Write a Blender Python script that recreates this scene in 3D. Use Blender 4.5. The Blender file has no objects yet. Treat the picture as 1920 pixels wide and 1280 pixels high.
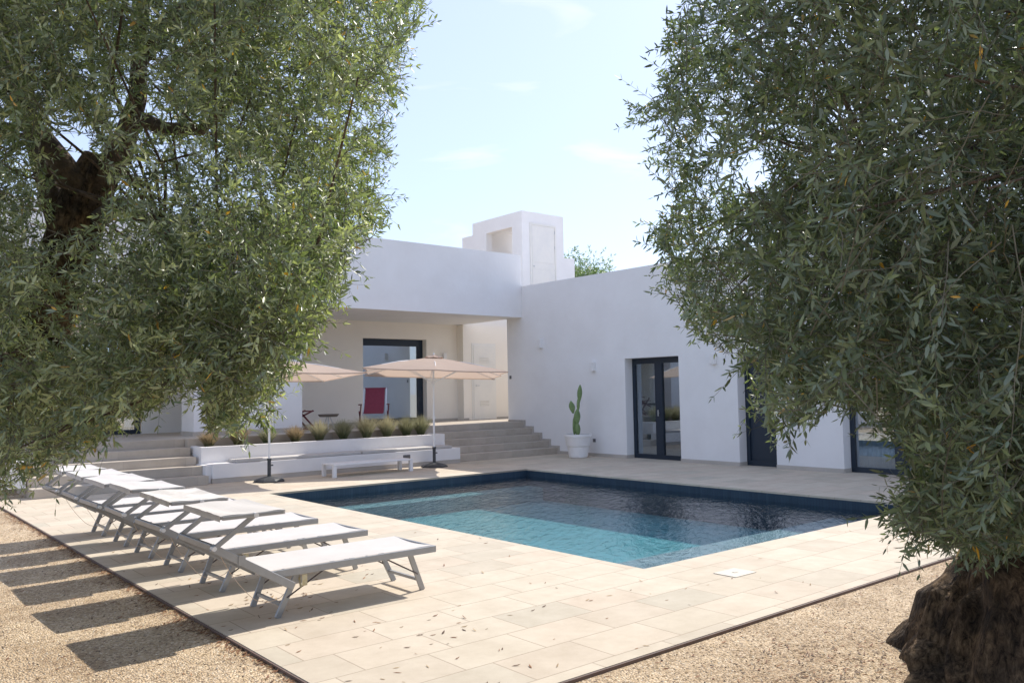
import bpy, bmesh, math, random
import numpy as np
from mathutils import Vector, Matrix
R_ = math.radians
S = bpy.context.scene
COL = S.collection

# ------------------------------------------------------------------ camera, world, sun
FPX = 1560.75
cF = Vector((0.63787845, 0.76780923, 0.05983372)); cR = Vector((0.76973873, -0.63811992, -0.01747144)); cU = Vector((-0.02476635, -0.05720099, 0.99805545))
CAM = Vector((0, 0, 1.6))
cam = bpy.data.objects.new('camera', bpy.data.cameras.new('camera')); COL.objects.link(cam)
m = Matrix((cR, cU, -cF)).transposed().to_4x4(); m.translation = CAM; cam.matrix_world = m
cam.data.sensor_width = 36; cam.data.lens = FPX / 1920 * 36; cam.data.clip_start = 0.1; cam.data.clip_end = 3000
S.camera = cam
SUN_AZ, SUN_EL = 10.0, 45.0          # azimuth from +X towards +Y
sd = Vector((math.cos(R_(SUN_EL)) * math.cos(R_(SUN_AZ)), math.cos(R_(SUN_EL)) * math.sin(R_(SUN_AZ)), math.sin(R_(SUN_EL))))
sun = bpy.data.objects.new('sun', bpy.data.lights.new('sun', 'SUN')); COL.objects.link(sun)
sun.data.energy = 3.5; sun.data.angle = R_(0.53); sun.data.color = (1.0, 0.94, 0.86)
sun.rotation_euler = sd.to_track_quat('Z', 'Y').to_euler()
W = bpy.data.worlds.new('World'); S.world = W; W.use_nodes = True
wn, wl = W.node_tree.nodes, W.node_tree.links
wn.clear()
sky = wn.new('ShaderNodeTexSky'); sky.sky_type = 'NISHITA'; sky.sun_disc = False
sky.sun_elevation = R_(SUN_EL); sky.sun_rotation = R_(90 - SUN_AZ); sky.air_density = 1.0; sky.dust_density = 1.0; sky.ozone_density = 3.0
bg = wn.new('ShaderNodeBackground'); bg.inputs['Strength'].default_value = 0.15
wo = wn.new('ShaderNodeOutputWorld')
tc = wn.new('ShaderNodeTexCoord'); mp = wn.new('ShaderNodeMapping'); mp.inputs['Scale'].default_value = (2.2, 2.2, 9.0)
mp.inputs['Location'].default_value = (3.1, 0.7, 0.4)
nz = wn.new('ShaderNodeTexNoise'); nz.inputs['Scale'].default_value = 2.3; nz.inputs['Detail'].default_value = 7; nz.inputs['Distortion'].default_value = 0.5
cr = wn.new('ShaderNodeValToRGB'); cr.color_ramp.elements[0].position = 0.585; cr.color_ramp.elements[1].position = 0.80
cr.color_ramp.elements[0].color = (0, 0, 0, 1); cr.color_ramp.elements[1].color = (0.75, 0.75, 0.75, 1)
mx = wn.new('ShaderNodeMixRGB'); mx.inputs[2].default_value = (4.6, 4.65, 4.9, 1)
wl.new(tc.outputs['Generated'], mp.inputs['Vector']); wl.new(mp.outputs[0], nz.inputs['Vector']); wl.new(nz.outputs['Fac'], cr.inputs[0])
veil = wn.new('ShaderNodeMixRGB'); veil.inputs[0].default_value = 0.58; veil.inputs[2].default_value = (3.1, 3.42, 4.65, 1); wl.new(sky.outputs[0], veil.inputs[1])
wl.new(cr.outputs[0], mx.inputs[0]); wl.new(veil.outputs[0], mx.inputs[1]); wl.new(mx.outputs[0], bg.inputs['Color']); wl.new(bg.outputs[0], wo.inputs[0])
S.view_settings.view_transform = 'Standard'; S.view_settings.look = 'None'; S.view_settings.gamma = 1; S.view_settings.use_curve_mapping = False
S.view_settings.exposure = 0.78
S.cycles.max_bounces = 10; S.cycles.transparent_max_bounces = 16; S.cycles.diffuse_bounces = 5

def proj(P):
    """numpy points -> photo pixels (1920x1280) and depth"""
    Q = P - np.array(CAM); d = Q @ np.array(cF); d2 = np.where(abs(d) < 1e-6, 1e-6, d)
    return 960 + FPX * (Q @ np.array(cR)) / d2, 640 - FPX * (Q @ np.array(cU)) / d2, d
def camp(r, d, z):
    """ground-plan offset r to the right of and d ahead of the viewer's spot, at height z"""
    h = Vector((cF.x, cF.y, 0)).normalized(); s = Vector((h.y, -h.x, 0))
    return CAM * 0 + s * r + h * d + Vector((0, 0, z))

# ------------------------------------------------------------------ materials
MAT = {}
def mat(name, col, rough=0.7, metal=0.0, spec=0.5, noise=None, bump=None, trans=0.0, coat=0):
    """noise=(scale, amount, colour2) ; bump=(scale, strength, distance)"""
    mm = bpy.data.materials.new(name); mm.use_nodes = True; n, l = mm.node_tree.nodes, mm.node_tree.links
    b = n['Principled BSDF']; b.inputs['Base Color'].default_value = (*col, 1); b.inputs['Roughness'].default_value = rough
    b.inputs['Metallic'].default_value = metal; b.inputs['Specular IOR Level'].default_value = spec
    t = n.new('ShaderNodeTexCoord')
    if noise:
        a = n.new('ShaderNodeTexNoise'); a.inputs['Scale'].default_value = noise[0]; a.inputs['Detail'].default_value = 8; a.inputs['Roughness'].default_value = 0.62
        r = n.new('ShaderNodeValToRGB'); r.color_ramp.elements[0].position = 0.35; r.color_ramp.elements[1].position = 0.68
        r.color_ramp.elements[0].color = (*col, 1); r.color_ramp.elements[1].color = (*noise[1], 1)
        l.new(t.outputs['Object'], a.inputs['Vector']); l.new(a.outputs['Fac'], r.inputs[0]); l.new(r.outputs[0], b.inputs['Base Color'])
    if bump:
        a = n.new('ShaderNodeTexNoise'); a.inputs['Scale'].default_value = bump[0]; a.inputs['Detail'].default_value = 6
        u = n.new('ShaderNodeBump'); u.inputs['Strength'].default_value = bump[1]; u.inputs['Distance'].default_value = bump[2]
        l.new(t.outputs['Object'], a.inputs['Vector']); l.new(a.outputs['Fac'], u.inputs['Height']); l.new(u.outputs[0], b.inputs['Normal'])
    if trans:
        tr = n.new('ShaderNodeBsdfTranslucent'); tr.inputs['Color'].default_value = (*col, 1); ms = n.new('ShaderNodeMixShader'); ms.inputs[0].default_value = trans
        l.new(b.outputs[0], ms.inputs[1]); l.new(tr.outputs[0], ms.inputs[2]); l.new(ms.outputs[0], n['Material Output'].inputs['Surface'])
    MAT[name] = mm; return mm
mat('plaster', (0.81, 0.805, 0.80), 0.85, noise=(1.4, (0.765, 0.755, 0.745)), bump=(9, 0.25, 0.012))
mat('plaster_bounce_tint', (0.84, 0.79, 0.71), 0.8, noise=(1.3, (0.81, 0.76, 0.68)), bump=(45, 0.1, 0.003))  # white plaster with the warm sunlight bounce under the terrace roof put into its colour
mat('plinth', (0.50, 0.46, 0.41), 0.8, noise=(2.2, (0.42, 0.385, 0.34)), bump=(60, 0.2, 0.002))
mat('navy', (0.010, 0.022, 0.040), 0.38, spec=0.5)
mat('door_white', (0.78, 0.76, 0.71), 0.45, noise=(3, (0.72, 0.71, 0.68)))
mat('alu', (0.36, 0.365, 0.37), 0.4, metal=0.35, noise=(9, (0.31, 0.315, 0.32)))
mat('alu_white', (0.78, 0.78, 0.78), 0.4)
mat('mesh_fabric', (0.60, 0.57, 0.54), 0.75, noise=(4, (0.55, 0.52, 0.49)), bump=(420, 0.15, 0.001), trans=0.1)
mat('mesh_fabric_worn', (0.72, 0.69, 0.65), 0.8, noise=(5.5, (0.45, 0.42, 0.38)), bump=(420, 0.15, 0.001), trans=0.1)
mat('canvas', (0.58, 0.455, 0.37), 0.85, noise=(3, (0.54, 0.42, 0.34)), bump=(300, 0.1, 0.001), trans=0.45)
mat('black_plastic', (0.03, 0.034, 0.04), 0.5, noise=(12, (0.05, 0.055, 0.06)))
mat('tag_yellow', (0.58, 0.53, 0.36), 0.6, noise=(30, (0.5, 0.40, 0.2)))
mat('cord', (0.66, 0.52, 0.40), 0.8)
mat('dark_rod', (0.09, 0.07, 0.07), 0.5)
mat('red_cloth', (0.21, 0.028, 0.055), 0.8, noise=(20, (0.17, 0.024, 0.045)))
mat('red_wood', (0.13, 0.018, 0.024), 0.5)
mat('silver', (0.52, 0.54, 0.56), 0.35, metal=0.6)
mat('white_plastic', (0.80, 0.79, 0.78), 0.5, noise=(3, (0.76, 0.75, 0.735)))
mat('cushion', (0.50, 0.49, 0.475), 0.9, noise=(5, (0.45, 0.44, 0.425)), bump=(200, 0.15, 0.001))
mat('cactus', (0.13, 0.21, 0.075), 0.55, noise=(14, (0.20, 0.28, 0.11)), bump=(70, 0.3, 0.004))
mat('cover_stone', (0.60, 0.55, 0.47), 0.8, spec=0.2, noise=(6, (0.56, 0.51, 0.43)))
mat('soil', (0.06, 0.045, 0.03), 0.95, noise=(30, (0.12, 0.10, 0.07)), bump=(60, 0.8, 0.02))
mat('curtain', (0.72, 0.73, 0.72), 0.9, noise=(6, (0.68, 0.69, 0.68)), trans=0.35)
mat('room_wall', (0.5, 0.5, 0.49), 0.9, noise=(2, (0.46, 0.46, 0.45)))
mat('edging', (0.13, 0.09, 0.075), 0.7, noise=(15, (0.17, 0.11, 0.085)))
mat('table_top', (0.16, 0.14, 0.12), 0.6)
mat('grey_socket', (0.12, 0.12, 0.125), 0.5)
mat('bark', (0.15, 0.105, 0.07), 0.9, noise=(11, (0.04, 0.03, 0.022)), bump=(26, 1.0, 0.05))
mm = bpy.data.materials.new('bark_old'); mm.use_nodes = True; n, l = mm.node_tree.nodes, mm.node_tree.links; b = n['Principled BSDF']; b.inputs['Roughness'].default_value = 0.92; b.inputs['Specular IOR Level'].default_value = 0.2
t = n.new('ShaderNodeTexCoord'); mpp = n.new('ShaderNodeMapping'); mpp.inputs['Scale'].default_value = (1, 1, 0.45); l.new(t.outputs['Object'], mpp.inputs[0])
a = n.new('ShaderNodeTexNoise'); a.inputs['Scale'].default_value = 34; a.inputs['Detail'].default_value = 10; a.inputs['Roughness'].default_value = 0.75; a.inputs['Distortion'].default_value = 0.6; l.new(mpp.outputs[0], a.inputs['Vector'])
a2 = n.new('ShaderNodeTexNoise'); a2.inputs['Scale'].default_value = 5; a2.inputs['Detail'].default_value = 6; l.new(t.outputs['Object'], a2.inputs['Vector'])
v = n.new('ShaderNodeTexVoronoi'); v.feature = 'DISTANCE_TO_EDGE'; v.inputs['Scale'].default_value = 17; l.new(mpp.outputs[0], v.inputs['Vector'])
r = n.new('ShaderNodeValToRGB'); e = r.color_ramp.elements; e[0].position = 0.38; e[0].color = (0.022, 0.016, 0.012, 1); e[1].position = 0.68; e[1].color = (0.30, 0.235, 0.165, 1); e.new(0.52).color = (0.14, 0.105, 0.072, 1); l.new(a.outputs['Fac'], r.inputs[0])
r2 = n.new('ShaderNodeValToRGB'); r2.color_ramp.elements[0].position = 0.40; r2.color_ramp.elements[0].color = (0.35, 0.33, 0.32, 1); r2.color_ramp.elements[1].position = 0.66; r2.color_ramp.elements[1].color = (1.25, 1.1, 0.92, 1); l.new(a2.outputs['Fac'], r2.inputs[0])
mu = n.new('ShaderNodeMixRGB'); mu.blend_type = 'MULTIPLY'; mu.inputs[0].default_value = 1; l.new(r.outputs[0], mu.inputs[1]); l.new(r2.outputs[0], mu.inputs[2]); l.new(mu.outputs[0], b.inputs['Base Color'])
mc = n.new('ShaderNodeMath'); mc.operation = 'MULTIPLY_ADD'; mc.inputs[1].default_value = 1.6; l.new(v.outputs['Distance'], mc.inputs[0]); l.new(a.outputs['Fac'], mc.inputs[2])
u = n.new('ShaderNodeBump'); u.inputs['Strength'].default_value = 1; u.inputs['Distance'].default_value = 0.022; l.new(mc.outputs[0], u.inputs['Height']); l.new(u.outputs[0], b.inputs['Normal']); MAT['bark_old'] = mm
mat('twig', (0.15, 0.14, 0.095), 0.8, noise=(20, (0.10, 0.09, 0.06)))

def ramp(n, stops):
    r = n.new('ShaderNodeValToRGB'); e = r.color_ramp.elements
    while len(e) < len(stops): e.new(0.5)
    for i, (p, c) in enumerate(stops): e[i].position = p; e[i].color = (*c, 1)
    return r
def stone_tiles(name, tw, th, cols, mortar, off=0.3, msz=0.004, loc=(0, 0, 0), rough=0.6, bumpd=0.002):
    mm = bpy.data.materials.new(name); mm.use_nodes = True; n, l = mm.node_tree.nodes, mm.node_tree.links; b = n['Principled BSDF']
    t = n.new('ShaderNodeTexCoord'); mpp = n.new('ShaderNodeMapping'); mpp.inputs['Location'].default_value = loc
    l.new(t.outputs['Object'], mpp.inputs[0])
    k = n.new('ShaderNodeTexBrick'); k.offset = off; k.offset_frequency = 2; k.squash = 1
    k.inputs['Scale'].default_value = 1; k.inputs['Brick Width'].default_value = tw; k.inputs['Row Height'].default_value = th
    k.inputs['Mortar Size'].default_value = msz; k.inputs['Mortar Smooth'].default_value = 0.1
    k.inputs['Color1'].default_value = (0, 0, 0, 1); k.inputs['Color2'].default_value = (1, 1, 1, 1); k.inputs['Mortar'].default_value = (0.5, 0.5, 0.5, 1)
    l.new(mpp.outputs[0], k.inputs['Vector'])
    r = ramp(n, [(0.0, cols[0]), (0.35, cols[1]), (0.7, cols[2]), (1.0, cols[3])]); l.new(k.outputs['Color'], r.inputs[0])
    a = n.new('ShaderNodeTexNoise'); a.inputs['Scale'].default_value = 3.2; a.inputs['Detail'].default_value = 10; a.inputs['Roughness'].default_value = 0.7
    l.new(t.outputs['Object'], a.inputs['Vector'])
    ra = ramp(n, [(0.3, (0.80, 0.78, 0.75)), (0.62, (1.0, 1.0, 1.0)), (0.8, (1.05, 1.03, 1.0))]); l.new(a.outputs['Fac'], ra.inputs[0])
    mu = n.new('ShaderNodeMixRGB'); mu.blend_type = 'MULTIPLY'; mu.inputs[0].default_value = 0.75; l.new(r.outputs[0], mu.inputs[1]); l.new(ra.outputs[0], mu.inputs[2])
    v = n.new('ShaderNodeTexVoronoi'); v.inputs['Scale'].default_value = 45; l.new(t.outputs['Object'], v.inputs['Vector'])
    rv = ramp(n, [(0.02, (0.72, 0.68, 0.60)), (0.16, (1, 1, 1))]); l.new(v.outputs['Distance'], rv.inputs[0])
    mv = n.new('ShaderNodeMixRGB'); mv.blend_type = 'MULTIPLY'; mv.inputs[0].default_value = 0.55; l.new(mu.outputs[0], mv.inputs[1]); l.new(rv.outputs[0], mv.inputs[2])
    mo = n.new('ShaderNodeMixRGB'); mo.inputs[2].default_value = (*mortar, 1); l.new(k.outputs['Fac'], mo.inputs[0]); l.new(mv.outputs[0], mo.inputs[1]); l.new(mo.outputs[0], b.inputs['Base Color'])
    ma = n.new('ShaderNodeMath'); ma.operation = 'MULTIPLY_ADD'; ma.inputs[1].default_value = -1.0; l.new(k.outputs['Fac'], ma.inputs[0]); l.new(a.outputs['Fac'], ma.inputs[2])
    u = n.new('ShaderNodeBump'); u.inputs['Strength'].default_value = 0.6; u.inputs['Distance'].default_value = bumpd; l.new(ma.outputs[0], u.inputs['Height']); l.new(u.outputs[0], b.inputs['Normal'])
    b.inputs['Roughness'].default_value = rough; b.inputs['Specular IOR Level'].default_value = 0.2
    MAT[name] = mm
stone_tiles('deck_stone', 0.625, 0.40, [(0.52, 0.455, 0.355), (0.575, 0.505, 0.40), (0.55, 0.465, 0.365), (0.485, 0.44, 0.35)], (0.36, 0.295, 0.225), off=0.31, msz=0.0045, loc=(0.02, 0.03, 0), rough=0.85)
stone_tiles('step_stone', 1.1, 5.0, [(0.46, 0.41, 0.345), (0.52, 0.465, 0.39), (0.49, 0.43, 0.36), (0.43, 0.39, 0.33)], (0.36, 0.31, 0.26), off=0.4, msz=0.002, loc=(0.2, 0.3, 0), rough=0.7)
stone_tiles('pool_mosaic', 0.05, 0.05, [(0.028, 0.05, 0.075), (0.035, 0.06, 0.088), (0.03, 0.052, 0.08), (0.04, 0.066, 0.095)], (0.02, 0.035, 0.055), off=0.0, msz=0.003, rough=0.4)
stone_tiles('pool_floor', 0.05, 0.05, [(0.31, 0.41, 0.43), (0.37, 0.47, 0.49), (0.28, 0.38, 0.40), (0.34, 0.44, 0.46)], (0.26, 0.33, 0.36), off=0.0, msz=0.003, rough=0.5)

stone_tiles('pool_ledge', 0.05, 0.05, [(0.22, 0.28, 0.32), (0.28, 0.34, 0.37), (0.19, 0.25, 0.29), (0.36, 0.41, 0.43)], (0.16, 0.20, 0.24), off=0.0, msz=0.003, rough=0.5)
# gravel
mm = bpy.data.materials.new('gravel'); mm.use_nodes = True; n, l = mm.node_tree.nodes, mm.node_tree.links; b = n['Principled BSDF']
t = n.new('ShaderNodeTexCoord'); v = n.new('ShaderNodeTexVoronoi'); v.inputs['Scale'].default_value = 75; v.inputs['Randomness'].default_value = 1
l.new(t.outputs['Object'], v.inputs['Vector'])
sp = n.new('ShaderNodeSeparateColor'); l.new(v.outputs['Color'], sp.inputs[0])
r = ramp(n, [(0.0, (0.14, 0.10, 0.07)), (0.1, (0.37, 0.275, 0.18)), (0.45, (0.52, 0.395, 0.25)), (0.8, (0.62, 0.49, 0.335)), (1.0, (0.74, 0.62, 0.46))]); l.new(sp.outputs[0], r.inputs[0])
a = n.new('ShaderNodeTexNoise'); a.inputs['Scale'].default_value = 1.3; a.inputs['Detail'].default_value = 9; a.inputs['Roughness'].default_value = 0.7; l.new(t.outputs['Object'], a.inputs['Vector'])
ra = ramp(n, [(0.36, (0.62, 0.55, 0.48)), (0.52, (0.92, 0.9, 0.87)), (0.62, (1.1, 1.08, 1.04))]); l.new(a.outputs['Fac'], ra.inputs[0])
mu = n.new('ShaderNodeMixRGB'); mu.blend_type = 'MULTIPLY'; mu.inputs[0].default_value = 0.8; l.new(r.outputs[0], mu.inputs[1]); l.new(ra.outputs[0], mu.inputs[2]); l.new(mu.outputs[0], b.inputs['Base Color'])
u = n.new('ShaderNodeBump'); u.inputs['Strength'].default_value = 1.0; u.inputs['Distance'].default_value = 0.012; u.invert = True
l.new(v.outputs['Distance'], u.inputs['Height']); l.new(u.outputs[0], b.inputs['Normal']); b.inputs['Roughness'].default_value = 0.95; MAT['gravel'] = mm
def attr_mat(name, rough=0.9, trans=0.0, spec=0.3):
    mm = bpy.data.materials.new(name); mm.use_nodes = True; n, l = mm.node_tree.nodes, mm.node_tree.links; b = n['Principled BSDF']
    a = n.new('ShaderNodeAttribute'); a.attribute_name = 'tint'; l.new(a.outputs['Color'], b.inputs['Base Color']); b.inputs['Roughness'].default_value = rough
    b.inputs['Specular IOR Level'].default_value = spec
    if trans:
        tr = n.new('ShaderNodeBsdfTranslucent'); l.new(a.outputs['Color'], tr.inputs[0]); ms = n.new('ShaderNodeMixShader'); ms.inputs[0].default_value = trans
        l.new(b.outputs[0], ms.inputs[1]); l.new(tr.outputs[0], ms.inputs[2]); l.new(ms.outputs[0], n['Material Output'].inputs['Surface'])
    MAT[name] = mm; return mm
attr_mat('pebble'); attr_mat('dry_leaf', 0.7, 0.2); attr_mat('grass_blade', 0.6, 0.35)
# olive leaf: glossy grey-green top, silvery underside
mm = bpy.data.materials.new('olive_leaf'); mm.use_nodes = True; n, l = mm.node_tree.nodes, mm.node_tree.links; b = n['Principled BSDF']
a = n.new('ShaderNodeAttribute'); a.attribute_name = 'tint'; g = n.new('ShaderNodeNewGeometry')
under = n.new('ShaderNodeMixRGB'); under.inputs[0].default_value = 0.55; under.inputs[2].default_value = (0.25, 0.30, 0.23, 1); l.new(a.outputs['Color'], under.inputs[1])
mxl = n.new('ShaderNodeMixRGB'); l.new(g.outputs['Backfacing'], mxl.inputs[0]); l.new(a.outputs['Color'], mxl.inputs[1]); l.new(under.outputs[0], mxl.inputs[2])
l.new(mxl.outputs[0], b.inputs['Base Color']); b.inputs['Roughness'].default_value = 0.40; b.inputs['Specular IOR Level'].default_value = 0.6
tr = n.new('ShaderNodeBsdfTranslucent'); tm = n.new('ShaderNodeMixRGB'); tm.blend_type = 'MULTIPLY'; tm.inputs[0].default_value = 1; tm.inputs[2].default_value = (1.7, 2.0, 0.9, 1)
l.new(a.outputs['Color'], tm.inputs[1]); l.new(tm.outputs[0], tr.inputs[0]); ms = n.new('ShaderNodeMixShader'); ms.inputs[0].default_value = 0.26
l.new(b.outputs[0], ms.inputs[1]); l.new(tr.outputs[0], ms.inputs[2]); l.new(ms.outputs[0], n['Material Output'].inputs['Surface']); MAT['olive_leaf'] = mm
def schlick(n, l, f0, normal=None):
    ge = n.new('ShaderNodeNewGeometry'); dt = n.new('ShaderNodeVectorMath'); dt.operation = 'DOT_PRODUCT'; l.new(ge.outputs['Incoming'], dt.inputs[0]); l.new(normal or ge.outputs['Normal'], dt.inputs[1])
    def M(op, a, b=None):
        q = n.new('ShaderNodeMath'); q.operation = op; q.use_clamp = op == 'SUBTRACT'
        for i, v_ in enumerate((a, b)):
            if v_ is None: continue
            if isinstance(v_, (int, float)): q.inputs[i].default_value = v_
            else: l.new(v_, q.inputs[i])
        return q.outputs[0]
    p5 = M('POWER', M('SUBTRACT', 1.0, M('ABSOLUTE', dt.outputs['Value'])), 5.0)
    return M('ADD', M('MULTIPLY', p5, 1 - f0), f0)
# glass (coated pane): mirror share + clear share
def glassy(name, share, tint, rough=0.0):
    mm = bpy.data.materials.new(name); mm.use_nodes = True; n, l = mm.node_tree.nodes, mm.node_tree.links; n.remove(n['Principled BSDF'])
    gl = n.new('ShaderNodeBsdfGlossy'); gl.inputs['Roughness'].default_value = rough; gl.inputs['Color'].default_value = (0.78, 0.86, 0.95, 1)
    tp = n.new('ShaderNodeBsdfTransparent'); tp.inputs['Color'].default_value = (*tint, 1)
    ms = n.new('ShaderNodeMixShader'); l.new(schlick(n, l, share), ms.inputs[0]); l.new(tp.outputs[0], ms.inputs[1]); l.new(gl.outputs[0], ms.inputs[2]); l.new(ms.outputs[0], n['Material Output'].inputs['Surface'])
    MAT[name] = mm
glassy('pane_glass', 0.42, (0.62, 0.70, 0.76)); glassy('pane_glass_clear', 0.30, (0.75, 0.80, 0.82))
# water
mm = bpy.data.materials.new('water'); mm.use_nodes = True; n, l = mm.node_tree.nodes, mm.node_tree.links; n.remove(n['Principled BSDF'])
t = n.new('ShaderNodeTexCoord'); mpp = n.new('ShaderNodeMapping'); mpp.inputs['Scale'].default_value = (1.0, 1.0, 1); mpp.inputs['Rotation'].default_value = (0, 0, R_(-38)); l.new(t.outputs['Object'], mpp.inputs[0])
mp2 = n.new('ShaderNodeMapping'); mp2.inputs['Scale'].default_value = (1.0, 2.6, 1); l.new(mpp.outputs[0], mp2.inputs[0])
w1 = n.new('ShaderNodeTexNoise'); w1.inputs['Scale'].default_value = 4.2; w1.inputs['Detail'].default_value = 4; w1.inputs['Roughness'].default_value = 0.55; w1.inputs['Distortion'].default_value = 0.7; l.new(mp2.outputs[0], w1.inputs['Vector'])
w2 = n.new('ShaderNodeTexNoise'); w2.inputs['Scale'].default_value = 0.9; w2.inputs['Detail'].default_value = 2; l.new(mpp.outputs[0], w2.inputs['Vector'])
mm_ = n.new('ShaderNodeMath'); mm_.operation = 'MULTIPLY_ADD'; mm_.inputs[1].default_value = 1.2; l.new(w2.outputs['Fac'], mm_.inputs[0]); l.new(w1.outputs['Fac'], mm_.inputs[2])
u = n.new('ShaderNodeBump'); u.inputs['Strength'].default_value = 0.55; u.inputs['Distance'].default_value = 0.035; l.new(mm_.outputs[0], u.inputs['Height'])
gl = n.new('ShaderNodeBsdfGlossy'); gl.inputs['Roughness'].default_value = 0.02; l.new(u.outputs[0], gl.inputs['Normal'])
tp = n.new('ShaderNodeBsdfTransparent'); 
ms = n.new('ShaderNodeMixShader'); l.new(schlick(n, l, 0.10, u.outputs[0]), ms.inputs[0]); l.new(tp.outputs[0], ms.inputs[1]); l.new(gl.outputs[0], ms.inputs[2]); l.new(ms.outputs[0], n['Material Output'].inputs['Surface'])
va = n.new('ShaderNodeVolumeAbsorption'); va.inputs['Color'].default_value = (0.10, 0.78, 0.85, 1); va.inputs['Density'].default_value = 0.48; l.new(va.outputs[0], n['Material Output'].inputs['Volume']); MAT['water'] = mm

# ------------------------------------------------------------------ mesh helpers
class MB:
    def __init__(s): s.v = []; s.f = []; s.sm = False
    def quad(s, *p): k = len(s.v); s.v += [tuple(q) for q in p]; s.f.append(tuple(range(k, k + len(p)))); return s
    def box(s, x0, x1, y0, y1, z0, z1):
        k = len(s.v); s.v += [(x, y, z) for z in (z0, z1) for x, y in ((x0, y0), (x1, y0), (x1, y1), (x0, y1))]
        s.f += [tuple(k + i for i in q) for q in ((0, 3, 2, 1), (4, 5, 6, 7), (0, 1, 5, 4), (1, 2, 6, 5), (2, 3, 7, 6), (3, 0, 4, 7))]; return s
    def bar(s, a, b, w, h, up=(0, 0, 1)):
        a, b = Vector(a), Vector(b); d = (b - a).normalized(); u = Vector(up); r = d.cross(u)
        if r.length < 1e-4: r = d.cross(Vector((1, 0, 0)))
        r.normalize(); u = r.cross(d); k = len(s.v)
        for p in (a, b):
            for i, j in ((-1, -1), (1, -1), (1, 1), (-1, 1)): s.v.append(tuple(p + r * (w / 2 * i) + u * (h / 2 * j)))
        s.f += [tuple(k + i for i in q) for q in ((3, 2, 1, 0), (4, 5, 6, 7), (0, 1, 5, 4), (1, 2, 6, 5), (2, 3, 7, 6), (3, 0, 4, 7))]; return s
    def tube(s, pts, rad, n=8, cap=True):
        pts = [Vector(p) for p in pts]; rad = rad if isinstance(rad, (list, tuple)) else [rad] * len(pts); k0 = len(s.v); pr = None
        for i, p in enumerate(pts):
            d = (pts[min(i + 1, len(pts) - 1)] - pts[max(i - 1, 0)]).normalized()
            if pr is None: pr = d.orthogonal().normalized()
            pr = (pr - d * pr.dot(d)).normalized(); q = d.cross(pr)
            for j in range(n):
                an = 2 * math.pi * j / n; s.v.append(tuple(p + (pr * math.cos(an) + q * math.sin(an)) * rad[i]))
        for i in range(len(pts) - 1):
            for j in range(n):
                a_, b_ = k0 + i * n + j, k0 + i * n + (j + 1) % n; s.f.append((a_, b_, b_ + n, a_ + n))
        if cap: s.f.append(tuple(k0 + j for j in reversed(range(n)))); s.f.append(tuple(k0 + (len(pts) - 1) * n + j for j in range(n)))
        return s
    def lathe(s, prof, c, n=32):
        k0 = len(s.v)
        for r, z in prof:
            for j in range(n): an = 2 * math.pi * j / n; s.v.append((c[0] + r * math.cos(an), c[1] + r * math.sin(an), c[2] + z))
        for i in range(len(prof) - 1):
            for j in range(n): a_, b_ = k0 + i * n + j, k0 + i * n + (j + 1) % n; s.f.append((a_, b_, b_ + n, a_ + n))
        s.f.append(tuple(k0 + j for j in reversed(range(n)))); s.f.append(tuple(k0 + (len(prof) - 1) * n + j for j in range(n))); return s
    def build(s, name, material, parent=None, smooth=False, bevel=0, seg=2, solid=0):
        me = bpy.data.meshes.new(name); me.from_pydata(s.v, [], s.f); me.materials.append(MAT[material]); me.update()
        if smooth: me.shade_smooth() if hasattr(me, 'shade_smooth') else None
        o = bpy.data.objects.new(name, me); COL.objects.link(o)
        if parent is not None: o.parent = parent; o.matrix_parent_inverse = parent.matrix_basis.inverted()
        if solid: md = o.modifiers.new('solid', 'SOLIDIFY'); md.thickness = solid; md.offset = 0
        if bevel: md = o.modifiers.new('bevel', 'BEVEL'); md.width = bevel; md.segments = seg; md.limit_method = 'ANGLE'
        return o
def tag(o, label=None, cat=None, group=None, kind=None):
    if label: o['label'] = label
    if cat: o['category'] = cat
    if group: o['group'] = group
    if kind: o['kind'] = kind
    return o
def empty(name, loc, label=None, cat=None, group=None):
    o = bpy.data.objects.new(name, None); COL.objects.link(o); o.location = loc; o.empty_display_size = 0.2; return tag(o, label, cat, group)
def copy_tree(o, parent=None):
    c = o.copy(); COL.objects.link(c)
    if parent is not None: c.parent = parent
    for ch in list(o.children): copy_tree(ch, c)
    return c
def np_mesh(name, V, F, material, parent=None, tint=None, smooth=False):
    """V (n,3) F (m,k) tint per-vertex rgb"""
    me = bpy.data.meshes.new(name); k = F.shape[1]
    me.vertices.add(len(V)); me.vertices.foreach_set('co', V.astype(np.float32).ravel())
    me.loops.add(F.size); me.loops.foreach_set('vertex_index', F.astype(np.int32).ravel())
    me.polygons.add(len(F)); me.polygons.foreach_set('loop_start', np.arange(0, F.size, k, dtype=np.int32))
    me.polygons.foreach_set('loop_total', np.full(len(F), k, dtype=np.int32))
    me.update(calc_edges=True); me.materials.append(MAT[material])
    if tint is not None:
        at = me.color_attributes.new('tint', 'FLOAT_COLOR', 'POINT'); c = np.ones((len(V), 4), np.float32); c[:, :3] = tint; at.data.foreach_set('color', c.ravel())
    if smooth: me.shade_smooth()
    o = bpy.data.objects.new(name, me); COL.objects.link(o)
    if parent is not None: o.parent = parent; o.matrix_parent_inverse = parent.matrix_basis.inverted()
    return o

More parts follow.
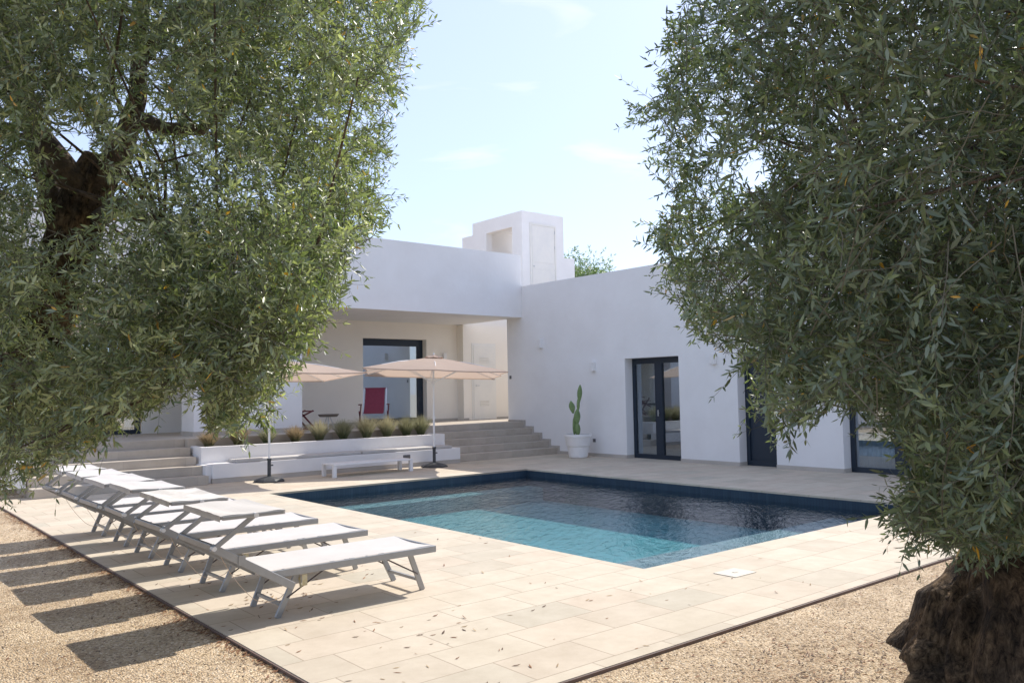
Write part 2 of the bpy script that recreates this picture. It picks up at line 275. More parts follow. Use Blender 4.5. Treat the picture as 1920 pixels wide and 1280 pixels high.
# ------------------------------------------------------------------ ground, deck, pool
PX0, PX1, PY0, PY1 = 5.70, 11.27, 5.07, 13.17
DX0, DY0 = 2.14, 3.46; WX = 14.5; FZ = 0.79
def ring(mb, o, i, z):
    (ax, bx, ay, by), (cx, dx, cy, dy) = o, i
    xs = [ax, cx, dx, bx]; ys = [ay, cy, dy, by]
    for p in range(3):
        for q in range(3):
            if p == 1 and q == 1: continue
            mb.quad((xs[p], ys[q], z), (xs[p + 1], ys[q], z), (xs[p + 1], ys[q + 1], z), (xs[p], ys[q + 1], z))
g = MB(); ring(g, (-900, 900, -900, 900), (DX0 + 0.3, 14.0, DY0 + 0.3, 14.5), -0.024)
tag(g.build('ground', 'gravel'), kind='structure')
d = MB(); ring(d, (DX0, 15.0, DY0, 16.3), (PX0, PX1, PY0, PY1), 0.0)
d.quad((DX0, DY0, 0), (DX0, DY0, -0.05), (15, DY0, -0.05), (15, DY0, 0)); d.quad((DX0, 16.3, 0), (DX0, 16.3, -0.05), (DX0, DY0, -0.05), (DX0, DY0, 0))
for a_, b_ in (((PX0, PY0), (PX1, PY0)), ((PX1, PY0), (PX1, PY1)), ((PX1, PY1), (PX0, PY1)), ((PX0, PY1), (PX0, PY0))):
    d.quad((*a_, -0.03), (*b_, -0.03), (*b_, 0), (*a_, 0))
tag(d.build('pool_deck', 'deck_stone'), kind='structure')
e = MB(); e.box(DX0 - 0.014, DX0 - 0.002, DY0 - 0.014, 15.6, -0.1, -0.004); e.box(DX0 - 0.002, 15, DY0 - 0.014, DY0 - 0.002, -0.1, -0.004)
tag(e.build('deck_edging', 'edging'), kind='structure')
p = MB(); DEP = -0.60
for a_, b_ in (((PX0, PY0), (PX1, PY0)), ((PX1, PY0), (PX1, PY1)), ((PX1, PY1), (PX0, PY1)), ((PX0, PY1), (PX0, PY0))):
    pass
p.box(PX0 - 0.2, PX0, PY0 - 0.2, PY1 + 0.2, DEP, -0.03); p.box(PX1, PX1 + 0.2, PY0 - 0.2, PY1 + 0.2, DEP, -0.03)
p.box(PX0, PX1, PY0 - 0.2, PY0, DEP, -0.03); p.box(PX0, PX1, PY1, PY1 + 0.2, DEP, -0.03)
tag(p.build('pool_wall', 'pool_mosaic'), kind='structure')
p = MB(); p.box(PX0 - 0.2, PX1 + 0.2, PY0 - 0.2, PY1 + 0.2, DEP - 0.2, DEP)
p.box(PX0, PX1, PY1 - 0.5, PY1, DEP, -0.34)
tag(p.build('pool_floor', 'pool_floor'), kind='structure')
tag(MB().box(PX0, PX1, PY0, PY0 + 1.33, DEP, -0.295).build('pool_ledge', 'pool_ledge'), kind='structure')   # shallow ledge along the near side
wt = MB(); wt.box(PX0 - 0.01, PX1 + 0.01, PY0 - 0.01, PY1 + 0.01, DEP - 0.01, -0.15)
tag(wt.build('pool_water', 'water'), kind='structure')

# stone border of the terrace, stairs
TY = 17.02; ST = 0.158
fl = MB(); fl.box(2.65, 5.5, 16.67, 20.4, 0.3, FZ); fl.box(5.5, 11.14, 16.5, 20.4, 0.3, FZ); fl.box(11.14, WX, TY, 20.4, 0.3, FZ); fl.box(WX, 16.9, 17.662, 20.4, 0.3, FZ)
tag(fl.build('terrace_floor', 'step_stone', bevel=0.006), kind='structure')
def stairs(name, x0, x1, y0, label):
    o = empty(name, ((x0 + x1) / 2, y0, 0), label, 'stairs')
    for k in range(4):
        s = MB(); s.box(x0, x1, y0 + 0.33 * k, y0 + 1.3, ST * k + (0.001 if k else 0), ST * (k + 1)); s.build('step', 'step_stone', o, bevel=0.006)
    return o
st = stairs('stone_stairs', 11.253, WX - 0.002, 15.7, 'grey stone stairs beside the white wing, right of the planter')
s = MB()
for k in range(4): s.box(11.143, 11.251, 15.92 if k < 2 else 16.36 + 0.33 * (k - 2), 17.0, ST * k + 0.3 if k == 0 else ST * k + 0.001, ST * (k + 1))
st2 = stairs('stone_stairs', 2.65, 5.498, 15.35, 'beige stone stairs behind the row of sun loungers, left of the bench')

# ------------------------------------------------------------------ house
H = empty('house', (9, 19, 0), 'white flat-roofed modern villa with covered terrace, long wing and roof tower', 'house')
FTOP, FBOT, WTOP = 5.275, 3.58, 4.42
w = MB()                                   # wing wall facing the pool, with three openings
ops = [(6.1, 7.97, 2.32), (9.37, 10.23, 2.32), (11.74, 13.33, 2.32)]
y = -3.0
for a_, b_, t_ in ops:
    w.box(WX, WX + 0.42, y, a_, 0, t_); y = b_
w.box(WX, WX + 0.42, y, 17.66, 0, 2.32); w.box(WX, WX + 0.42, -3.0, 17.66, 2.32, WTOP)
w.build('wing_wall', 'plaster', H)
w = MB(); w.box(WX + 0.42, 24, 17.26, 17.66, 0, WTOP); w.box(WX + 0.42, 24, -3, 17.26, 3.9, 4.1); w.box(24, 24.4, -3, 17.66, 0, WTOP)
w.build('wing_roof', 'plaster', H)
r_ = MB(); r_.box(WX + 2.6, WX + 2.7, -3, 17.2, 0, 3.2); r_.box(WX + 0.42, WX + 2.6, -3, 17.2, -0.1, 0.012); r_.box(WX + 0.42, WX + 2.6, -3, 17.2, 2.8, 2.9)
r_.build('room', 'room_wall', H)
f_ = MB(); f_.box(-1.5, WX - 0.003, TY, 20.4, FBOT, FTOP); f_.build('terrace_roof', 'plaster', H)
BY = 19.9
w = MB()
w.box(6.66, 11.28, BY, BY + 0.4, FZ, FBOT); w.box(11.28, 13.34, BY, BY + 0.4, 3.12, FBOT); w.box(13.34, 14.42, BY, BY + 0.4, FZ, FBOT)
w.box(14.42, 19.5, BY - 0.3, BY + 0.4, FZ, FBOT - 0.01); w.box(WX + 0.01, 24, BY + 0.1, BY + 0.4, FBOT - 0.01, 4.9)
w.box(4.3, 6.66, BY, BY + 0.4, 3.0, FBOT); w.box(-1.5, 4.3, BY, BY + 0.4, 0, FBOT)
w.build('back_wall', 'plaster_bounce_tint', H)
w = MB(); w.box(5.95, 8.36, 17.5, 18.25, FZ, FBOT); w.build('terrace_pier', 'plaster', H)
w = MB(); w.box(5.935, 8.375, 17.485, 18.265, FZ, FZ + 0.09); w.build('skirting', 'plinth', H)
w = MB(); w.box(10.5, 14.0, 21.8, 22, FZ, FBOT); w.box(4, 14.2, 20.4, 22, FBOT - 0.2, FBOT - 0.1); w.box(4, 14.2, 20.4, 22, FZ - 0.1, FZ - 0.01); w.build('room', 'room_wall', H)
# skirting on wing wall and along the stairs
y = -3.0
def sk(*b): MB().box(*b).build('skirting', 'plinth', H)
for a_, b_, t_ in ops:
    sk(WX - 0.014, WX, y, a_ , 0, 0.075); sk(WX - 0.001, WX + 0.24, a_ , a_ + 0.012, 0, 0.075); sk(WX - 0.001, WX + 0.24, b_ - 0.012, b_, 0, 0.075); y = b_
sk(WX - 0.014, WX, y, 15.62, 0, 0.075)
w = MB(); pr = [(15.62, 0.0)]
for k in range(5): pr += [(15.62 + 0.33 * k, ST * (k + 1) + 0.045), (15.95 + 0.33 * k if k < 4 else 17.66, ST * (k + 1) + 0.045)]
pr += [(17.66, 0.0)]; n_ = len(pr)
w.v = [(WX - 0.0145, a_, b_) for a_, b_ in pr] + [(WX + 0.0005, a_, b_) for a_, b_ in pr]
w.f = [tuple(range(n_)), tuple(n_ + q for q in reversed(range(n_)))] + [(q, n_ + q, n_ + (q + 1) % n_, (q + 1) % n_) for q in range(n_)]
w.build('skirting', 'plinth', H)
sk(14.43, 14.6, BY - 0.315, BY - 0.3, FZ, FZ + 0.06); sk(15.64, 17, BY - 0.315, BY - 0.3, FZ, FZ + 0.06); sk(13.36, 14.4, BY - 0.015, BY, FZ, FZ + 0.06); sk(8.4, 11.26, BY - 0.015, BY, FZ, FZ + 0.06)

def french_window(y0, y1, zt, x=WX + 0.25, split=True, solid=False):
    f = MB(); t = 0.085
    f.box(x, x + 0.07, y0, y0 + t, 0.0, zt); f.box(x, x + 0.07, y1 - t, y1, 0.0, zt); f.box(x, x + 0.07, y0 + t, y1 - t, zt - 0.13, zt); f.box(x, x + 0.07, y0 + t, y1 - t, 0.0, 0.10)
    mid = (y0 + y1) / 2
    if split: f.box(x - 0.01, x + 0.07, mid - 0.105, mid + 0.105, 0.10, zt - 0.13)
    o = f.build('window_frame', 'navy', H)
    rng = [(y0 + t, mid - 0.105), (mid + 0.105, y1 - t)] if split else [(y0 + t, y1 - t)]
    for a_, b_ in rng:
        q = MB(); q.box(x + 0.03, x + 0.036, a_, b_, 0.10, zt - 0.13); q.build('panel' if solid else 'pane', 'navy' if solid else 'pane_glass_clear', o)
    if split:
        h = MB(); h.box(x - 0.05, x - 0.035, mid - 0.012, mid + 0.012, 0.98, 1.12); h.box(x - 0.04, x - 0.01, mid - 0.008, mid + 0.008, 1.04, 1.06); h.build('handle', 'silver', o)
    return o
french_window(11.74, 13.33, 2.318); french_window(9.37, 10.23, 2.318, split=False, solid=True); french_window(6.1, 7.97, 2.318)
def curtain(x, y0, y1, z0, z1, amp=0.03, step=0.09):
    V = []; n_ = int((y1 - y0) / 0.015)
    c = MB()
    for i in range(n_):
        a_, b_ = y0 + (y1 - y0) * i / n_, y0 + (y1 - y0) * (i + 1) / n_
        fa, fb = (x + amp * math.sin(2 * math.pi * q / step) + 0.3 * amp * math.sin(q * 23) for q in (a_, b_))
        c.quad((fa, a_, z0), (fb, b_, z0), (fb, b_, z1), (fa, a_, z1))
    return c.build('curtain', 'curtain', H, smooth=True)
curtain(WX + 0.45, 12.62, 13.3, 0.03, 2.6); curtain(WX + 0.45, 11.5, 11.95, 0.03, 2.6); curtain(WX + 0.45, 7.1, 7.95, 0.03, 2.6)
# big sliding window at the back of the terrace
f = MB(); yy = BY + 0.2
f.box(11.28, 13.34, yy, yy + 0.08, 2.93, 3.12); f.box(13.16, 13.34, yy, yy + 0.08, FZ + 0.12, 2.93); f.box(11.28, 11.34, yy, yy + 0.08, FZ + 0.12, 2.93); f.box(11.28, 13.34, yy, yy + 0.08, FZ, FZ + 0.12)
o = f.build('window_frame', 'navy', H); q = MB(); q.box(11.34, 13.16, yy + 0.03, yy + 0.04, FZ + 0.12, 2.93); q.build('pane', 'pane_glass', o)
f = MB(); yy = BY + 0.12
f.box(4.3, 4.4, yy, yy + 0.08, FZ, 3.0); f.box(5.5, 5.62, yy, yy + 0.08, FZ, 3.0); f.box(4.4, 5.5, yy, yy + 0.08, FZ, FZ + 0.1); f.box(4.4, 5.5, yy, yy + 0.08, 2.88, 3.0)
o = f.build('window_frame', 'navy', H); q = MB(); q.box(4.4, 5.5, yy + 0.03, yy + 0.04, FZ + 0.1, 2.88); q.build('pane', 'pane_glass_clear', o)
f = MB(); f.box(5.62, 6.66, BY + 0.05, BY + 0.11, FZ, 3.0); o = f.build('shutter', 'door_white', H)
# white louvred double door on the projecting bay
def white_door(x0, x1, y, z0, z1, name='door', knob=True):
    o = MB().box(x0 - 0.06, x1 + 0.06, y - 0.012, y + 0.002, z0, z1 + 0.06).build(name, 'door_white', H)
    p_ = MB().box(x0, x1, y - 0.024, y - 0.012, z0 + 0.01, z1); p_.build('leaf', 'door_white', o, bevel=0.003)
    for zc in (z0 + 0.42 * 1, z1 - 0.5):
        s_ = MB()
        for k in range(4): s_.bar((x0 + 0.22, y - 0.028, zc + 0.045 * k), (x1 - 0.22, y - 0.028, zc + 0.045 * k), 0.01, 0.018, (0, -1, 1))
        s_.build('louvre', 'door_white', o)
    if knob:
        k_ = MB().tube([(x0 + 0.07, y - 0.024, z0 + 1.0), (x0 + 0.07, y - 0.07, z0 + 1.0), (x0 + 0.17, y - 0.07, z0 + 1.0)], 0.011); k_.build('handle', 'silver', o)
    return o
white_door(14.78, 15.56, BY - 0.3, FZ, 2.98)

# roof tower
TX, TYY = 17.0, 19.87
tz = 7.33; B = 4.0
t_ = MB()
t_.box(TX, TX + 1.8, TYY, TYY + 0.25, B, tz)                       # right-hand face (towards -y)
t_.box(TX, TX + 0.25, TYY + 0.25, TYY + 0.5, B, tz)               # left face, around the opening
t_.box(TX, TX + 0.25, TYY + 0.5, TYY + 1.85, 6.88, tz); t_.box(TX, TX + 0.25, TYY + 1.85, TYY + 2.6, B, tz); t_.box(TX, TX + 0.25, TYY + 0.5, TYY + 1.85, B, 4.6)
t_.box(TX + 0.25, TX + 1.8, TYY + 2.35, TYY + 2.6, B, tz); t_.box(TX + 1.55, TX + 1.8, TYY + 0.25, TYY + 2.35, B, 6.3); t_.box(TX + 0.25, TX + 1.8, TYY + 0.25, TYY + 2.35, tz - 0.2, tz - 0.002)
t_.box(TX + 1.8, TX + 2.28, TYY, TYY + 2.6, B, 5.97); t_.box(TX, TX + 1.8, TYY + 2.6, TYY + 3.2, B, 6.93)
TW = t_.build('roof_tower', 'plaster', H)
td = MB(); x0, x1 = TX + 0.38, TX + 1.38
td.box(x0 - 0.06, x0, TYY - 0.03, TYY, B, 6.98); td.box(x1, x1 + 0.06, TYY - 0.03, TYY, B, 6.98); td.box(x0, x1, TYY - 0.03, TYY, 6.92, 6.98); td.box(x0, x1, TYY - 0.012, TYY, B, 6.92)
td.box(x0 + 0.02, x1 - 0.02, TYY - 0.022, TYY - 0.012, 5.72, 6.90); td.box(x0 + 0.02, x1 - 0.02, TYY - 0.022, TYY - 0.012, 4.2, 5.48)
td.box(x0 + 0.02, x1 - 0.02, TYY - 0.02, TYY - 0.012, 5.50, 5.70)
td.build('tower_door', 'door_white', TW)
for zz in (4.6, 6.2, 6.7): MB().tube([(x1 - 0.012, TYY - 0.036, zz), (x1 - 0.012, TYY - 0.036, zz + 0.10)], 0.009, 8).build('hinge', 'silver', TW)
MB().box(x0 + 0.06, x0 + 0.09, TYY - 0.05, TYY - 0.022, 5.56, 5.6).build('handle', 'silver', TW)
MB().box(TX + 0.9, TX + 0.98, TYY + 0.7, TYY + 0.9, 6.6, 6.68).build('tower_lamp', 'silver', TW)

# ------------------------------------------------------------------ planter, bench wall, cushions
pw = empty('planter', (8.3, 15.9, 0), 'long low white planter wall with a row of grasses, above the bench', 'planter')
q = MB(); q.box(5.55, 11.14, 15.9, 16.02, 0.3, 0.65); q.box(5.55, 5.67, 16.02, 16.5, 0.3, 0.65); q.box(11.02, 11.14, 16.02, 16.5, 0.3, 0.65); q.build('planter_wall', 'plaster', pw, bevel=0.008)
MB().box(5.67, 11.02, 16.02, 16.5, 0.3, 0.58).build('soil', 'soil', pw)
bw = empty('masonry_bench', (8.4, 15.45, 0), 'long white built-in bench with stone base running in front of the planter', 'bench')
MB().box(5.6, 11.25, 15.45, 15.897, 0.085, 0.345).build('bench_wall', 'plaster', bw, bevel=0.008)
MB().box(5.6, 11.25, 15.462, 15.897, 0.0, 0.085).build('skirting', 'plinth', bw)
MB().box(9.72, 9.90, 15.44, 15.452, 0.19, 0.27).build('light_fitting', 'grey_socket', bw, bevel=0.02)
MB().box(5.5, 5.6, 15.52, 16.5, 0, 0.33).build('side_wall', 'plaster', bw)
for x0, x1, lb in ((6.05, 8.72, 'long grey seat pad lying on the built-in bench, left piece with the sunlit strip'), (8.75, 11.05, 'long grey seat pad lying on the built-in bench, right piece behind the white low table')):
    c = MB().box(x0, x1, 15.47, 15.86, 0.348, 0.405).build('seat_pad', 'cushion', None, bevel=0.02, seg=3); tag(c, lb, 'cushion', 'seat pads on the built-in bench')
cb = MB().box(-1.2, 2.63, 15.69, 15.95, ST, 0.60).build('low_wall', 'plaster', None, bevel=0.008); tag(cb, 'low white wall block at the left end of the beige stone stairs', 'wall')

# ------------------------------------------------------------------ grasses
rg = np.random.default_rng(5)
def grass(x, y, z, h, n_, cols, label):
    th = rg.uniform(0, 2 * np.pi, n_); ln = h * rg.uniform(0.55, 1.08, n_); sp_ = rg.uniform(0.0, 0.62, n_); wd = rg.uniform(0.0022, 0.0042, n_)
    V = np.zeros((n_, 8, 3)); dx, dy = np.cos(th), np.sin(th); ph = rg.uniform(0, 2 * np.pi, n_); sx, sy = -np.sin(ph), np.cos(ph)
    br = rg.uniform(0, 0.05, n_)
    for i, t in enumerate((0, 0.4, 0.75, 1.0)):
        rr = br + ln * sp_ * (0.45 * t + 0.75 * t ** 2.2); zz = ln * (t - 0.32 * sp_ * t ** 2.5); ww = wd * (1, 1, 0.7, 0.15)[i]
        V[:, 2 * i, 0] = x + dx * rr + sx * ww; V[:, 2 * i, 1] = y + dy * rr + sy * ww; V[:, 2 * i, 2] = z + zz
        V[:, 2 * i + 1, 0] = x + dx * rr - sx * ww; V[:, 2 * i + 1, 1] = y + dy * rr - sy * ww; V[:, 2 * i + 1, 2] = z + zz
    F = np.array([[0, 1, 3, 2], [2, 3, 5, 4], [4, 5, 7, 6]])[None] + (np.arange(n_) * 8)[:, None, None]
    c0, c1 = np.array(cols[0]), np.array(cols[1]); k = rg.uniform(0, 1, (n_, 1)); base = c0 * (1 - k) + c1 * k
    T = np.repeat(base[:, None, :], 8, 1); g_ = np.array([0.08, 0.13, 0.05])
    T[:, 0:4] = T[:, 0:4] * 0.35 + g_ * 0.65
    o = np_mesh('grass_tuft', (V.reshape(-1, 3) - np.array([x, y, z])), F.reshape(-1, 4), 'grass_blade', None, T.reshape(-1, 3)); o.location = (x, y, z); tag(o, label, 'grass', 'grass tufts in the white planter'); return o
straw = ((0.38, 0.36, 0.22), (0.54, 0.49, 0.32)); rust = ((0.33, 0.25, 0.15), (0.44, 0.34, 0.20)); green = ((0.26, 0.27, 0.15), (0.42, 0.40, 0.25))
for x, h, cc, lb in ((5.80, .33, rust, 'small rusty grass tuft at the left end of the planter'), (6.38, .42, rust, 'golden brown grass tuft between the left end of the planter and the left parasol pole'),
    (6.98, .36, green, 'green grass tuft right beside the left parasol pole'), (7.58, .40, rust, 'rust coloured grass tuft below the folding chair'),
    (8.13, .49, straw, 'straw coloured grass tuft in front of the round table'), (8.69, .46, green, 'slim green grass tuft between the round table and the red deckchair'),
    (9.26, .53, straw, 'tallest grass tuft, at the left foot of the red deckchair'), (9.78, .50, straw, 'wide straw grass tuft at the right foot of the red deckchair'),
    (10.28, .49, green, 'green grass tuft below the window frame, second from the right end'), (10.68, .51, green, 'grass tuft at the right end of the planter by the parasol pole')):
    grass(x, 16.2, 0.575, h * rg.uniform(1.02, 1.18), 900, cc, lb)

# ------------------------------------------------------------------ parasols
def parasol(x, y, ang, tilt, label, zeave=2.02, top=2.38, hl=1.5, hs=1.03):
    o = empty('parasol', (x, y, 0), label, 'parasol', 'beige parasols by the pool')
    b_ = MB(); b_.lathe([(0.0, 0.0), (0.29, 0.0), (0.30, 0.02), (0.24, 0.055), (0.10, 0.09), (0.045, 0.10), (0.04, 0.10)], (x, y, 0), 8); b_.build('base', 'black_plastic', o, bevel=0.008)
    s_ = MB(); s_.tube([(x, y, 0.09), (x, y, 0.40)], 0.034, 14); s_.tube([(x, y, 0.40), (x, y, 0.43)], 0.042, 14); s_.tube([(x + 0.03, y, 0.3), (x + 0.075, y, 0.3)], 0.014); s_.build('sleeve', 'black_plastic', o)
    MB().tube([(x, y, 0.2), (x, y, top - 0.02)], 0.021, 14).build('pole', 'alu_white', o)
    MB().tube([(x, y, 1.02), (x, y, 1.1)], 0.028, 12).bar((x + 0.02, y, 1.06), (x + 0.06, y, 1.06), 0.015, 0.03).build('crank', 'white_plastic', o)
    Rz = Matrix.Rotation(R_(ang), 4, 'Z') @ Matrix.Rotation(R_(tilt), 4, 'Y') @ Matrix.Rotation(R_(-3.2), 4, 'X')
    def T(p): q = Rz @ Vector((p[0], p[1], p[2] - zeave)); return (x + q.x, y + q.y, q.z + zeave)
    c = MB(); N = 12; apex = (0, 0, top)
    cor = [(-hl, -hs), (hl, -hs), (hl, hs), (-hl, hs)]
    for i in range(4):                        # four sides, each two panels, sagging between the ribs
        A, Bq = Vector((*cor[i], zeave)), Vector((*cor[(i + 1) % 4], zeave)); M = (A + Bq) / 2
        for (P0, P1) in ((A, M), (M, Bq)):
            k0 = len(c.v)
            for a in range(N + 1):
                for b2 in range(7):
                    e_ = P0.lerp(P1, b2 / 6); q = Vector(apex).lerp(e_, a / N); sg = 4 * (b2 / 6) * (1 - b2 / 6)
                    q.z -= 0.012 * sg * (a / N); inn = 0.05 * sg * (a / N) ** 3; q.x *= 1 - inn * 1.2; q.y *= 1 - inn * 1.2
                    q.z += 0.012 * math.sin(math.pi * a / N)
                    c.v.append(T(q))
            for a in range(N):
                for b2 in range(6): j = k0 + a * 7 + b2; c.f.append((j, j + 7, j + 8, j + 1))
            k0 = len(c.v)                     # short hem
            for b2 in range(7):
                e_ = P0.lerp(P1, b2 / 6); sg = 4 * (b2 / 6) * (1 - b2 / 6); e_ = e_.copy(); e_.z -= 0.012 * sg; e_.x *= 1 - 0.06 * sg; e_.y *= 1 - 0.06 * sg
                c.v.append(T(e_)); c.v.append(T((e_.x * 1.0, e_.y * 1.0, e_.z - 0.022)))
            for b2 in range(6): j = k0 + 2 * b2; c.f.append((j, j + 1, j + 3, j + 2))
    c.build('canopy', 'canvas', o, smooth=True)
    v_ = MB(); k0 = 0
    for i in range(4):
        A, Bq = Vector((*cor[i], 0)) * 0.13, Vector((*cor[(i + 1) % 4], 0)) * 0.13
        for s0 in range(4):
            e0, e1 = A.lerp(Bq, s0 / 4), A.lerp(Bq, (s0 + 1) / 4)
            v_.quad(T((0, 0, top + 0.055)), T((e0.x, e0.y, top - 0.01 - (0.02 if s0 % 2 else 0))), T((e1.x, e1.y, top - 0.01 - (0.02 if (s0 + 1) % 2 else 0))))
    v_.build('vent', 'canvas', o, solid=0.004)
    MB().tube([T((0, 0, top + 0.03)), T((0, 0, top + 0.10))], [0.02, 0.012], 10).build('finial', 'white_plastic', o)
    for sx, sy in cor + [(0, -hs), (0, hs), (hl, 0), (-hl, 0)]:
        a_ = T((0, 0, top - 0.04)); b2 = T((sx * 0.985, sy * 0.985, zeave - 0.012)); mid = T((sx * 0.5, sy * 0.5, (top + zeave) / 2 + 0.02))
        MB().tube([a_, mid, b2], 0.008, 6).build('rib', 'alu_white', o); 
        MB().tube([T((sx * 0.02, sy * 0.02, top - 0.55)), T((sx * 0.5, sy * 0.5, (top + zeave) / 2 + 0.01))], 0.006, 6).build('strut', 'alu_white', o)
    MB().tube([T((0, 0, top - 0.60)), T((0, 0, top - 0.52))], 0.034, 12).build('hub', 'white_plastic', o)
    return o
parasol(10.28, 15.08, -31, 2.4, 'open beige rectangular parasol in front of the stairs, right of the two')
parasol(6.50, 15.0, -5, 0.5, 'open beige rectangular parasol half hidden behind the olive tree, left of the two', zeave=1.96, top=2.3)

# ------------------------------------------------------------------ sun loungers
def lounger():
    L = empty('sun_lounger', (0, 0, 0)); Wd = 0.64
    f = MB(); zr = 0.333
    for yy in (0.0125, Wd - 0.0125): f.bar((0.36, yy, zr), (1.78, yy, zr), 0.025, 0.052)
    f.bar((1.768, 0.025, zr), (1.768, Wd - 0.025, zr), 0.025, 0.05); f.bar((0.37, 0.025, zr), (0.37, Wd - 0.025, zr), 0.022, 0.03)
    f.build('seat_frame', 'alu', L, bevel=0.004)
    s_ = MB()
    for i in range(24):
        for j in range(10):
            def P(i, j): u, v2 = i / 24, j / 10; return (0.37 + 1.39 * u, 0.02 + (Wd - 0.04) * v2, 0.362 - 0.020 * math.sin(math.pi * v2) * (0.6 + 0.4 * math.sin(math.pi * u)) - 0.003 * math.sin(7 * u + 3 * v2) * math.sin(math.pi * v2))
            s_.quad(P(i, j), P(i + 1, j), P(i + 1, j + 1), P(i, j + 1))
    s_.build('seat_sling', 'mesh_fabric', L, smooth=True)
    for sg_, x0, xt in ((-1, 0.46, 0.60), (1, 1.71, 1.57)):
        for yy in (0.105, 0.545):
            g_ = MB(); yo = yy + (-0.035 if yy < 0.3 else 0.035)
            g_.bar((x0, yy, 0.0), (xt, yo, 0.31), 0.024, 0.044, (1, 0, 0)); g_.build('leg', 'alu', L, bevel=0.004)
        xm = x0 + (xt - x0) * 0.28
        MB().bar((xm, 0.11, 0.088), (xm, 0.54, 0.088), 0.022, 0.022).build('stretcher', 'alu', L)
        for yy in (0.075, 0.565):
            MB().tube([(x0 + (xt - x0) * 0.45, yy, 0.14), (xt - sg_ * 0.22 , yy, 0.30)], 0.006, 6).build('brace', 'dark_rod', L)
    # backrest: raised towards the head end
    a_, b_ = Vector((0.53, 0, 0.235)), Vector((-0.06, 0, 0.585)); f = MB()
    for yy in (-0.016, Wd + 0.016): f.bar((a_.x, yy, a_.z), (b_.x, yy, b_.z), 0.025, 0.055)
    f.bar((b_.x + 0.01, 0, b_.z - 0.004), (b_.x + 0.01, Wd, b_.z - 0.004), 0.03, 0.04); f.build('backrest_frame', 'alu', L, bevel=0.004)
    s_ = MB()
    for i in range(10):
        for j in range(10):
            def P(i, j): u, v2 = i / 10, j / 10; return (0.40 - 0.45 * u, 0.0 + Wd * v2, 0.335 + 0.272 * u - 0.02 * math.sin(math.pi * v2) * math.sin(math.pi * u))
            s_.quad(P(i, j), P(i, j + 1), P(i + 1, j + 1), P(i + 1, j))
    s_.build('backrest_sling', 'mesh_fabric', L, smooth=True)
    # sunshade
    sh = bpy.data.objects.new('sunshade', None); sh.empty_display_size = 0.1
    fr = MB(); zc = 0.775
    for yy in (-0.03, Wd + 0.03):
        fr.bar((-0.05, yy, 0.575), (0.235, yy, 0.772), 0.018, 0.034); fr.bar((0.0, yy - (0.02 if yy < 0 else -0.02), zc), (0.44, yy - (0.02 if yy < 0 else -0.02), zc + 0.002), 0.018, 0.024)
    fr.bar((0.0, -0.04, zc), (0.0, Wd + 0.04, zc + 0.012), 0.016, 0.02); fr.bar((0.44, -0.04, zc), (0.44, Wd + 0.04, zc + 0.012), 0.016, 0.02)
    F_ = fr.build('sunshade', 'alu', L, bevel=0.003)
    s_ = MB()
    for i in range(12):
        for j in range(12):
            def P(i, j): u, v2 = i / 12, j / 12; return (-0.012 + 0.465 * u, -0.052 + (Wd + 0.104) * v2, zc + 0.016 + 0.012 * v2 - 0.018 * math.sin(math.pi * v2) * math.sin(math.pi * u) + 0.004 * math.sin(9 * u + 4 * v2))
            s_.quad(P(i, j), P(i + 1, j), P(i + 1, j + 1), P(i, j + 1))
    s_.quad((-0.012, -0.052, zc + 0.016), (-0.012, Wd + 0.052, zc + 0.028), (-0.016, Wd + 0.05, zc - 0.012), (-0.016, -0.05, zc - 0.022))
    s_.quad((0.0, -0.054, zc - 0.014), (0.45, -0.054, zc - 0.014), (0.453, -0.052, zc + 0.016), (-0.012, -0.052, zc + 0.016))
    s_.build('shade_cloth', 'mesh_fabric', F_, smooth=False)
    MB().tube([(0.235, -0.066, 0.775), (0.235, -0.03, 0.775)], 0.018, 10).build('knob', 'alu_white', F_); MB().tube([(-0.05, -0.05, 0.578), (-0.05, -0.0, 0.578)], 0.016, 10).build('knob', 'alu_white', F_)
    MB().bar((0.62, 0.05, 0.20), (0.62, 0.09, 0.29), 0.03, 0.004, (1, 0, 0)).box(0.61, 0.65, 0.01, 0.014, 0.22, 0.30).build('care_tag', 'tag_yellow', L)
    MB().box(0.12, 0.17, -0.036, -0.026, 0.44, 0.505).build('hinge', 'alu', L)
    cp = [(0.05 + 0.55 * i / 14, 0.12 + 0.02 * math.sin(i), 0.5 - 0.28 * i / 14 - 0.22 * math.sin(math.pi * i / 14)) for i in range(15)]
    MB().tube(cp, 0.0025, 4).build('elastic_cord', 'cord', L)
    return L
lou = lounger()
ys = [5.70, 6.77, 7.82, 8.69, 9.60, 10.51]
lab = ['white sun lounger nearest to the viewer, first of the row, fully seen with its legs', 'second white sun lounger counted from the viewer, with a stained sunshade',
       'third white sun lounger counted from the viewer, with a smooth sunshade', 'fourth white sun lounger counted from the viewer, third before the stairs',
       'fifth white sun lounger counted from the viewer, last but one before the stairs', 'sixth and farthest white sun lounger, the one closest to the stone stairs']
tl = [(0, 0), (0.8, 2.0), (-0.5, 3.5), (0.3, -1.5), (0, 0.5), (-0.4, -0.5)]
